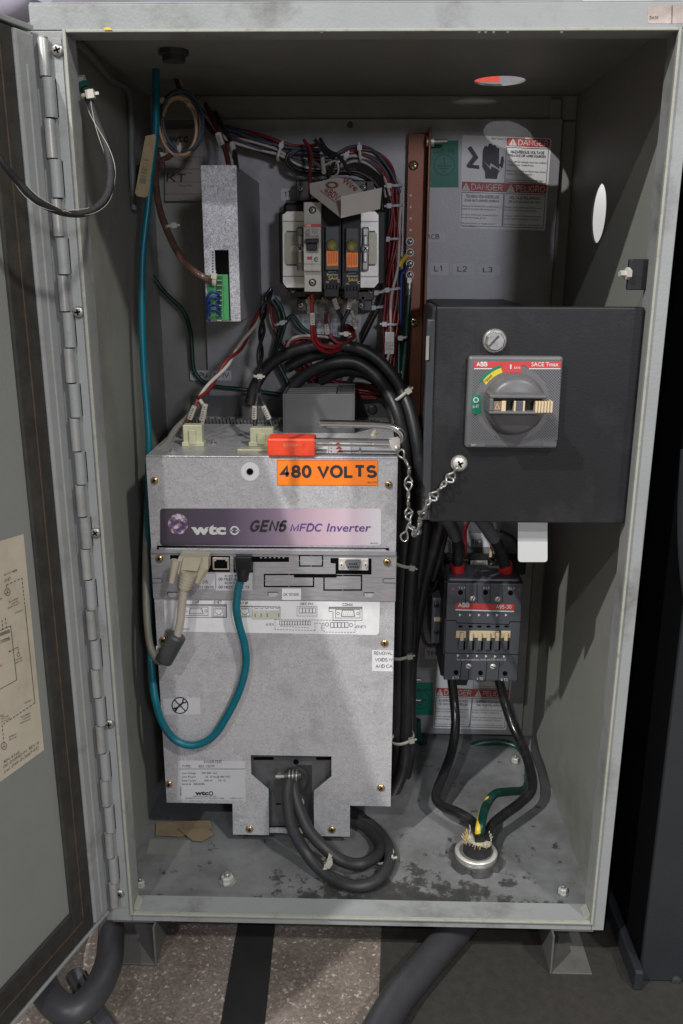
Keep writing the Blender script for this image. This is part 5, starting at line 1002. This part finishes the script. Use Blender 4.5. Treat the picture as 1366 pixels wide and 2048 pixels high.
for x, y in ((945, 1197), (995, 1198), (937, 1332), (986, 1333)): mb = MB(); screw(mb, x, y, YQ-.0002, 6, ZINC, slot=True, cross=False, ang=random.random()*3, head=.002); mb.build('terminal_screw', ct)
mb = MB()
for x0, x1 in ((912, 932), (938, 998), (1002, 1021)): mb.pbox(x0, 1262, x1, 1276, YQ-.0015, YQ-.0002, SLIDE, .0004)
for k in range(6):
    x = 924+k*17.5+(1 if k else 0); mb.pbox(x-3.5, 1266, x+3.5, 1282, YQ-.006, YQ-.0016, SLIDE, .0006)
mb.build('slider_row', ct)
for k in range(6):
    x = 922+k*17.6; mb = MB(); mb.pbox(x-5, 1283, x+5, 1300, YQ-.005, YQ-.0002, SLATE, .0006); mb.pbox(x+5.2, 1283, x+8.5, 1300, YQ-.0012, YQ-.0002, VOID); mb.build('barrier', ct)
mb = MB(); Yc2 = YQ+.075; mb.pbox(940, 1120, 977, 1137, Yc2, Yc2+.03, BLACK, .002); p = fpen(mb, Yc2); p.rect(941, 1121, 975, 1135, mat('aged_white', (.33, .3, .25), .5), 1); p.text('A1 - A2', 944, 1128, 973, 5.5, INK, 2, .01); mb.pbox(890, 1118, 1052, 1150, Yc2+.01, Yc2+.04, BLACK, .003); mb.lathe(P(985, 1132, Yc2), (0, -1, 0), [(.008, 0), (.008, .006), (.006, .007)], BLACK, 16, True); mb.build('coil_terminal', ct)
ax = empty('auxiliary_contact', tuple(P(872, 1270, .36)), 'narrow dark auxiliary contact block mounted left of the contactor', 'contact block')
mb = MB(); mb.pbox(863, 1196, 882, 1288, .35, YP-.01, SLATE, .002); mb.build('body', ax)
for y in (1210, 1264): mb = MB(); screw(mb, 873, y, .3498, 5.5, DARKM, head=.002); mb.build('terminal_screw', ax)
mb = MB(); mb.pbox(868, 1235, 880, 1243, .347, .3499, SLIDE); mb.build('slider', ax)
# contactor feed stubs
sf = empty('contactor_supply_cables', tuple(P(960, 1130, .36)), 'two black cables with red tape entering the top of the contactor', 'cables')
for pts, tp in ((((888, 1030, .27), (905, 1058, .30), (915, 1085, .32), (916, 1120, .335), (915, 1150, .345)), (915, 1137)), (((955, 1030, .27), (975, 1058, .30), (996, 1090, .32), (1008, 1125, .335), (1011, 1152, .345)), (1011, 1137))):
    mb = MB(); mb.tube(pp(*pts), .0085, RUBBER, 16); mb.build('cable', sf)
    mb = MB(); q_ = pp(*pts)[:14]; mb.tube(q_, .0094, mat('pale_heat_shrink', (.11, .115, .12), .5), 16); mb.build('grey_sleeve', sf)
    mb = MB(); mb.tube([P(tp[0], tp[1]-10, .338), P(tp[0], tp[1]+10, .343)], .0105, REDC, 16); mb.build('red_tape', sf)
mb = MB()
for pts, m in ((((945, 1030, .34), (932, 1055, .35), (930, 1080, .36), (932, 1110, .36)), REDW), (((985, 1030, .38), (990, 1060, .39), (984, 1090, .39), (981, 1115, .38)), PEACH), (((1000, 1060, .41), (1030, 1080, .41), (1042, 1115, .41)), GREYC)):
    mb.tube(pp(*pts), .0026, m, 8)
mb.build('thin_wire', sf)
# ================================================================ OUTGOING CABLES + GLAND
gc_ = PZ(951, 1722, T)
gl = empty('cable_gland', tuple(gc_), 'bright steel locknut and bushing on the cabinet floor where the supply cable enters', 'cable gland')
mb = MB(); n = 60; V = []; R0, R1 = .026, .0365; prof = []
pr = []
for k in range(n):
    t = 2*math.pi*k/n; r = R1 if (k % 10) > 2 else R1*.86; pr.append((gc_.x+r*math.cos(t), gc_.y+r*math.sin(t), T+.0005))
mb.solid(pr, (0, 0, .009), mat('dark_zinc_nut', (.13, .13, .128), .35, .6, .3, 90)); mb.build('locknut', gl)
mb = MB(); mb.lathe(Vector((gc_.x, gc_.y, T+.0096)), (0, 0, 1), [(.0285, 0), (.0285, .006), (.0275, .0075), (.024, .008), (.0225, .0075), (.0225, .001), (.0001, .001)], ZINC, 40, True)
for k in range(3): mb.lathe(Vector((gc_.x, gc_.y, T+.0105+k*.002)), (0, 0, 1), [(.0289, 0), (.0292, .0006), (.0289, .0011)], STEEL, 40, True)
mb.build('bushing', gl)
sp_ = empty('supply_cable', tuple(gc_+Vector((0, 0, .008))), 'black supply cable rising through the gland, its jacket stripped to frayed fibres', 'cable')
jt = Vector((gc_.x+.002, gc_.y+.002, .033))
mb = MB(); mb.tube([Vector((gc_.x+.001, gc_.y, .010)), jt], .019, RUBBER, 26); mb.lathe(jt, (0, 0, 1), [(.019, 0), (.0185, .001), (.001, .0012)], mat('filler_fibre', (.45, .42, .3), .8, 0, .3, 200), 26); mb.build('jacket', sp_)
mb = MB()
for k in range(60):
    t = random.random()*6.283; r = .014+random.random()*.005; b_ = jt+Vector((math.cos(t)*r, math.sin(t)*r, 0)); d_ = Vector((math.cos(t)*.004*random.random(), math.sin(t)*.004-.002*random.random(), .003+.009*random.random()))
    mb.tube([b_, b_+d_*.5+Vector((random.uniform(-1, 1)*.001, 0, 0)), b_+d_], .0007, YELW if random.random() < .3 else WHTW, 4)
mb.build('frayed_fibres', sp_)
def zat(x, y, Y): return (x, y, Y)
Yg = gc_.y
oc = [((903, 1355, .345), (908, 1400, .34), (911, 1450, .32), (903, 1505, .29), (885, 1555, .25), (872, 1592, .22), (885, 1612, .20), (915, 1625, .175), (945, 1645, .155), (960, 1680, Yg-.003)), ((997, 1355, .345), (1008, 1400, .34), (1025, 1450, .32), (1047, 1495, .29), (1062, 1545, .25), (1063, 1580, .225), (1040, 1606, .20), (1010, 1628, .175), (985, 1650, .155), (970, 1682, Yg+.002))]
for pts in oc: mb = MB(); mb.tube(pp(*pts), .0073, GLOSSB, 18); mb.build('conductor', sp_)
mb = MB(); mb.tube(pp((1030, 1450, .40), (1045, 1500, .39), (1075, 1545, .37), (1090, 1585, .34), (1080, 1625, .30), (1045, 1655, .25), (990, 1680, .19), (972, 1692, Yg+.01)), .0058, GLOSSB, 16); mb.build('conductor', sp_)
mb = MB(); pth = pp((834, 1440, .42), (840, 1480, .42), (880, 1512, .42), (925, 1500, .42), (970, 1485, .42), (1015, 1487, .42), (1042, 1505, .40), (1056, 1545, .34), (1050, 1578, .27), (1020, 1583, .23), (990, 1588, .20), (972, 1612, .18), (962, 1650, Yg+.012), (960, 1685, Yg+.008)); mb.tube(pth, .0062, GRN, 14); mb.build('earth_conductor', sp_)
mb = MB(); off = Vector((-.0034, -.0030, .0)); mb.tube([q_+off for q_ in pth[-26:]], .0044, YELW, 10); mb.build('yellow_stripe', sp_)
# lower earth studs at left of green label
es = empty('earth_studs', tuple(P(825, 1450, .42)), 'pair of threaded earth studs with a bent lug over the lower green label', 'studs')
for y in (1359, 1400): mb = MB(); c = P(822, y, .40); mb.tube([c-Vector((.004, 0, 0)), c+Vector((.003, 0, 0))], .0065, ZINC, 6); mb.tube([c, c+Vector((.016, 0, 0))], .003, STEEL, 10); mb.build('stud', es)
mb = MB(); mb.tube(pp((818, 1385, .405), (818, 1415, .405), (825, 1430, .41), (825, 1455, .415)), .0035, STEEL, 8, flat=.4); mb.build('lug', es)

# ================================================================ LOWER LOOPED CABLE
lc = empty('looped_cable', tuple(P(700, 1780, .1)), 'dark grey cable pair looped on the cabinet floor below the inverter', 'cable')
yb = lambda x, y, z: PZ(x, y, z)
c1 = [P(577, 1558, .122), P(574, 1600, .112), P(584, 1655, .102), P(612, 1705, .095), PZ(650, 1747, .014), PZ(705, 1772, .0125), PZ(752, 1762, .0125), PZ(778, 1728, .0125), PZ(775, 1690, .0125), PZ(748, 1655, .014), PZ(700, 1625, .02), PZ(660, 1610, .03)]
c2 = [P(583, 1556, .135), P(592, 1600, .122), P(614, 1655, .108), P(648, 1695, .10), PZ(685, 1722, .022), PZ(722, 1728, .022), PZ(752, 1712, .018), PZ(758, 1690, .0125), PZ(738, 1660, .0125), PZ(705, 1640, .014), PZ(660, 1620, .02)]
for c_ in (c1, c2): mb = MB(); mb.tube(spline(c_), .0080, GREYC, 20); mb.build('cable', lc)
mb = MB(); p = fpen(mb, .088); p.text('MADE IN USA', 578, 1660, 612, 5, INKP, 1, ang=1.1); mb.build('jacket_print', lc)
mb = MB(); tie(mb, 648, 1727, .088, 44, 58, IVORY, head=1, hw=.005, hs=1.3); mb.build('cable_tie', lc)
mb = MB(); tie(mb, 768, 1712, .115, 40, 25, IVORY, head=1, hw=.004, hs=1.2); mb.build('cable_tie', lc)
# ================================================================ TEAL NETWORK CABLE
_t = [0]
tc_ = empty('network_cable', tuple(P(486, 1150, .12)), 'long teal network cable hanging from the ceiling, looping under and plugged into the inverter', 'cable')
YF = YI-.012
tp_ = pp((309, 60, .27), (311, 120, .27), (311, 200, .265), (310, 270, .26), (303, 340, .255), (297, 410, .25), (288, 490, .245), (284, 570, .24), (283, 650, .235), (287, 740, .23), (293, 820, .225), (298, 880, .22), (298, 940, .215), (297, 1050, .20), (297, 1150, .185), (297, 1250, .17), (302, 1330, .155), (310, 1400, .135), (327, 1450, YF), (355, 1482, YF), (392, 1490, YF), (428, 1471, YF), (455, 1430, YF), (478, 1380, YF), (491, 1330, YF), (489, 1290, YF-.002), (479, 1250, YF-.005), (474, 1215, YF-.008), (476, 1180, YF-.008), (484, 1152, YF-.008))
tp_ = [q_+Vector((math.sin(i*.11)*.0007+math.sin(i*.31+1)*.0002, 0, 0)) for i, q_ in enumerate(tp_[:-14])]+tp_[-14:]
mb = MB(); mb.tube(tp_, lambda t: .0044 if t < .55 else .0050, TEAL, 18); mb.build('jacket', tc_)
mb = MB(); mb.tube(pp((308.5, 58, .27), (310, 90, .27), (311, 118, .27)), .0054, mat('brown_heat_shrink', (.16, .12, .095), .5), 16); mb.build('heat_shrink', tc_)
mb = MB(); mb.pbox(470, 1113, 503, 1146, YI-.014, YI-.0035, BLACK, .002); cp = [P(486, 1138, YI-.018), P(486, 1150, YI-.020), P(485, 1162, YI-.021)]; mb.tube(cp, lambda t: .0092-.003*t, BLACK, 14); mb.build('plug', tc_)
mb = MB(); w = [P(x, y, .245) for x, y in ((291, 272), (309, 268), (312, 276), (296, 392), (289, 395), (274, 392), (270, 385))]; mb.solid(w, (0, .001, 0), TAPE); p = fpen(mb, .245)
for k in range(3): p.text('BELDEN 7', 291-k*4, 368-k*1, 341-k*4, 4, mat('grey_ink', (.12, .1, .09), .6), 2, ang=-1.42)
mb.build('tape_flag', tc_)
# ================================================================ SERIAL CABLE
sr = empty('serial_cable', tuple(P(380, 1150, .12)), 'beige serial cable with a dark ferrite core plugged into the inverter', 'cable')
mb = MB(); YR = YI-.022
def hex_(pts, Ya, Yb): mb.prism(pts, Ya, Yb, BEIGE)
mb.prism([(358, 1113), (417, 1114), (416, 1140), (405, 1165), (395, 1172), (360, 1158), (350, 1130)], YR, YI-.002, BEIGE)
mb.prism([(367, 1115), (403, 1115), (395, 1142), (362, 1140)], YR-.005, YR-.0002, BEIGE)
a_ = P(378, 1145, YR-.006); b_ = P(368, 1178, YR-.008); mb.tube([a_, a_*.5+b_*.5, b_], lambda t: .0105-.0035*t, BEIGE, 16)
for k in range(4): q_ = a_+(b_-a_)*(.3+.18*k); mb.tube([q_, q_+(b_-a_)*.05], .0105-.0028*(.3+.18*k), BEIGE, 16)
mb.build('connector_hood', sr)
for a1, b1 in (((352, 1120), (343, 1165)), ((407, 1135), (393, 1165))):
    mb = MB(); mb.tube([P(a1[0], a1[1], YR), P((a1[0]+b1[0])/2, (a1[1]+b1[1])/2, YR-.001), P(b1[0], b1[1], YR-.002)], lambda t: .0058-.0022*t, BEIGE, 12); mb.build('thumbscrew', sr)
mb = MB(); mb.tube(pp((368, 1176, YR-.008), (364, 1210, YR-.008), (360, 1245, YR-.008), (353, 1278, YR-.008)), .0052, mat('beige_jacket', (.38, .34, .29), .45, 0, .08, 60), 16)
mb.tube(pp((325, 1325, YR-.004), (312, 1318, YR), (300, 1290, YR+.01), (294, 1240, YR+.02), (292, 1180, .16), (292, 1100, .19), (296, 1000, .22)), .0046, mat('dark_beige_jacket', (.16, .15, .12), .5, 0, .1, 60), 14)  # run beyond the ferrite in a darker beige
mb.build('jacket', sr)
mb = MB(); fa, fb = P(356, 1270, YR-.008), P(327, 1323, YR-.006); dd = (fb-fa); mb.tube([fa, fa+dd*.04, fa+dd*.1, fa+dd*.9, fa+dd*.96, fb], lambda t: .0078 if t < .05 or t > .95 else .0112, mat('ferrite_sleeve', (.04, .043, .045), .45, 0, .2, 40, dirt=(.1, .1, .09), dirt_scale=40), 20); mb.build('ferrite_core', sr)
# old beige cable behind the inverter top-left
mb = MB(); mb.tube(pp((395, 812, .33), (375, 835, .30), (350, 860, .26), (335, 885, .22), (318, 900, .19)), .0042, mat('dark_beige_jacket2', (.28, .26, .23), .5), 12); tag(mb.build('old_cable'), 'short grimy beige cable lying over the back left edge of the inverter top', 'cable')
# ================================================================ COIL + CEILING ENTRY
YO = .33
cg = empty('ceiling_gland', tuple(PZ(347, 108, H-T)), 'small grey locknut in the cabinet ceiling with two leads dropping through', 'cable gland')
c = PZ(347, 100, H-T); mb = MB(); mb.lathe(c, (0, 0, -1), [(.017, 0), (.017, .005), (.015, .006)], DARKM, 8); mb.lathe(c-Vector((0, 0, .006)), (0, 0, -1), [(.013, 0), (.013, .006), (.0001, .0062)], DARKM, 16); mb.build('locknut', cg)
cw = empty('wire_coil', tuple(P(355, 305, YO)), 'coil of peach and slate spare wires tied in a ring below the ceiling', 'wire coil')
mb = MB(); cols = [PEACH, SLAT, PEACH, SLAT, PEACH, SLAT]
for j, m in enumerate(cols):
    pts = []
    for k in range(49):
        t = 2*math.pi*k/48; rx, ry = 42-j*1.6+(3 if m is SLAT else -2), 62-j*1.5+(3 if m is SLAT else -1)
        pts.append(P(361+rx*math.cos(t)+6*math.sin(t)*.6+(-2 if m is PEACH else 2), 248+ry*math.sin(t)*1+(4 if m is PEACH else -4), YO-.006+.004*math.sin(t*2+j)-.001*j))
    mb.tube(pts, .0021, m, 8, caps=False)
mb.tube(pp((353, 118, YO+.02), (350, 140, YO+.01), (352, 160, YO), (366, 190, YO)), .003, RUBBER, 8); mb.tube(pp((356, 120, YO+.02), (358, 150, YO+.01), (366, 182, YO)), .0023, PEACH, 8)
mb.tube(pp((372, 300, YO), (350, 305, YO), (335, 315, YO-.01), (325, 320, YO-.02), (320, 340, YO-.03)), .0034, BROWN, 8); mb.build('wires', cw)
for x, y, an in ((376, 208, -40), (360, 304, 80), (322, 205, 20), (318, 312, 10)): mb = MB(); tie(mb, x, y, YO-.006, 16, an, IVORY, hs=.9); mb.build('cable_tie', cw)
tl = empty('tagged_leads', tuple(P(470, 325, .25)), 'pair of numbered leads dropping onto the top of the power supply', 'wires')
mb = MB(); mb.tube(pp((412, 212, .40), (425, 240, .37), (440, 270, .33), (452, 305, .27), (458, 332, .23)), .0034, mat('dark_maroon', (.13, .02, .025), .5), 9); mb.tube(pp((430, 225, .40), (455, 270, .33), (468, 300, .28), (474, 340, .22)), .003, RUBBER, 9); mb.build('wire', tl)
wsleeve(tl, 436, 268, 444, 292, .295, '155', .0042, .29); wsleeve(tl, 464, 288, 470, 316, .285, '112', .0038, .27)
# ================================================================ DOOR BOND STRAP
bs = empty('door_bond_strap', tuple(P(170, 170, .02)), 'braided black earth strap hanging in a curve from cabinet side to door', 'strap')
bp_ = pp((167, 172, .03), (178, 200, .02), (195, 245, .0), (215, 300, -.02), (222, 350, -.04), (212, 395, -.06), (175, 425, -.08), (125, 425, -.10), (75, 402, -.12), (35, 362, -.13), (5, 325, -.14), (-40, 260, -.15))
mb = MB(); mb.tube(bp_, .0038, BRAID, 14, flat=.8); mb.build('sleeve', bs)
mb = MB()
for j in range(2):
    pts = []
    for i, q_ in enumerate(bp_):
        t = (bp_[min(i+1, len(bp_)-1)]-bp_[max(i-1, 0)]).normalized(); a_ = Vector((0, 1, 0)); e1 = (a_-t*a_.dot(t)).normalized(); e2 = t.cross(e1); an = (i*.16)*(1 if j else -1)+j; pts.append(q_+e1*math.cos(an)*.0034+e2*math.sin(an)*.0040)
    mb.tube(pts, .00028, WHTW, 4)
mb.build('tracer_thread', bs)
mb = MB(); mb.tube(pp((166, 170, .031), (171, 180, .028)), .0058, GRN, 12); mb.build('green_end', bs)
mb = MB(); mb.lathe(P(162, 163, .04), (1, 0, 0), [(.006, -.004), (.006, .004)], IVORY, 6); mb.build('nut', bs)
mb = MB(); tie(mb, 176, 192, .02, 22, 8, IVORY, hs=1.2); mb.build('cable_tie', bs)
# ================================================================ SAFETY PIN + CHAIN
sp = empty('safety_pin', tuple(P(580, 908, YI+.01)), 'orange dipped block with a chrome locking pin lying on top of the inverter', 'locking pin')
mb = MB(); oa, ob_, ocz, od = rect(534, 868, 630, 908, YI-.004); mb.box(oa, ob_, YI-.004, YI+.028, IZT+.0005, IZT+.0005+(od-ocz)*.92, ORNP, .0025); p = fpen(mb, YI-.004); p.text('55564', 566, 893, 596, 6, mat('pale_stamp', (.6, .25, .15), .5), 1); mb.build('orange_block', sp)
mb = MB(); mb.tube(pp((628, 880, YI), (700, 881, YI), (792, 883, YI)), .0028, CHROME, 12); mb.tube(pp((628, 890, YI-.002), (700, 891, YI-.002), (790, 893, YI-.002)), .0014, CHROME, 8)
mb.tube(pp((641, 847, YI), (645, 847, YI), (700, 848, YI), (760, 850, YI), (786, 854, YI), (801, 862, YI), (806, 873, YI), (799, 884, YI)), 0.0046, CHROME, 16); mb.lathe(P(650, 849, YI-.001), (0, -1, 0), [(.004, -.002), (.004, .002)], DARKM, 14); mb.build('hook_rod', sp)
mb = MB(); w = [P(x, y, YI-.006) for x, y in ((778, 880), (800, 876), (800, 893), (799, 900), (792, 903), (785, 900), (781, 893))]; mb.solid(w, (0, .0015, 0), ZINC); mb.solid([v+Vector((0, .009, 0)) for v in w], (0, .0012, 0), ZINC); mb.lathe(P(793, 896, YI-.0062), (0, -1, 0), [(.0032, 0), (.0028, .002), (.001, .003)], ZINC, 14, True); mb.build('clip', sp)
def link(mb, a_, b_, roll, m=STEEL, wr=.0009, w_=.0042):
    d = b_-a_; L = d.length*.5*1.1; d.normalize(); q_ = Vector((0, 1, 0)); e1 = (d.cross(q_)).normalized(); e2 = d.cross(e1); c = (a_+b_)/2; pts = []
    for k in range(33):
        t = 2*math.pi*k/32*.94+.2; s_ = math.cos(t); tw = roll+(math.pi/2.2)*(s_*.5+.5); x = math.sin(2*t)*w_
        pts.append(c+d*s_*L+e1*x*math.cos(tw)+e2*x*math.sin(tw))
    mb.tube(pts, wr, m, 8)
ch = empty('retaining_chain', tuple(P(818, 1070, .10)), 'steel jack chain drooping from the locking pin to the black switch cover', 'chain')
node = [(800, 903, .137), (819, 935, .13), (817, 966, .125), (817, 1000, .12), (818, 1028, .115), (822, 1052, .10), (834, 1068, .08), (838, 1048, .06), (846, 1026, .035), (853, 1008, .004), (868, 992, .003), (884, 972, .003), (902, 955, .003), (915, 933, .004)]
nd = [P(*q_) for q_ in node]
for i in range(len(nd)-1):
    mb = MB(); link(mb, nd[i], nd[i+1], .3+1.2*(i % 2), wr=.00135, w_=.005); mb.build('chain_link', ch)
mb = MB(); mb.tube(pp((822, 1045, .105), (816, 1050, .104), (812, 1062, .104), (802, 1070, .104), (804, 1080, .104), (812, 1082, .104), (816, 1074, .104), (814, 1062, .104)), .0011, CHROME, 8); mb.build('ring', ch)
# ================================================================ LITTER
mb = MB(); w = [PZ(x, y, .006) for x, y in ((312, 1645), (420, 1640), (425, 1655), (360, 1672), (311, 1670))]; mb.solid(w, (0, 0, -.001), mat('brown_paper', (.2, .155, .095), .8, 0, .2, 30)); w = [PZ(x, y, .008) for x, y in ((355, 1657), (415, 1655), (427, 1668), (404, 1682), (385, 1680))]; mb.solid(w, (0, 0, -.001), mat('brown_paper', (.2, .155, .095)))
tag(mb.build('paper_scrap'), 'torn brown paper scraps on the cabinet floor in the left shadow', 'paper scrap')
mb = MB(); mb.tube([P(752, 1803, .03), P(752, 1808, .028)], .003, WHITE, 8); tag(mb.build('white_crumb'), 'tiny white crumb against the bottom lip of the opening', 'crumb')
# red part and pale duct seen above cabinet
mb = MB(); c0 = PZ(975, 168, H+.004); mb.box(c0.x-.06, PZ(997, 168, H).x, c0.y-.03, PZ(975, 165.5, H).y, H+.001, H+.016, mat('bright_red_paint', (.7, .05, .02), .5)); tag(mb.build('red_bar'), 'red bar lying on the cabinet top, glimpsed through the round ceiling hole', 'bar')

mb = MB(); mb.tube(spline([PX(150, 80, -.29), PX(185, 115, -.294), PX(222, 158, -.296), PX(255, 178, -.296), PX(262, 230, -.296), PX(264, 330, -.296), PX(268, 420, -.296)]), .0042, mat('painted_over_wire', (.12, .13, .12), .5), 12)
tag(mb.build('wall_wire'), 'grey-green wire clipped along the shaded upper left wall', 'wire')
mb = MB(); c = PX(268, 355, -.299); mb.box(-.300, -.288, c.y-.006, c.y+.006, c.z-.014, c.z+.014, DARKM, .001); mb.lathe(c+Vector((.0112, 0, 0)), (1, 0, 0), [(.005, 0), (.005, .004), (.003, .005)], STEEL, 6); tag(mb.build('wall_clip'), 'small metal clip bolted to the left wall behind the teal cable', 'clip')
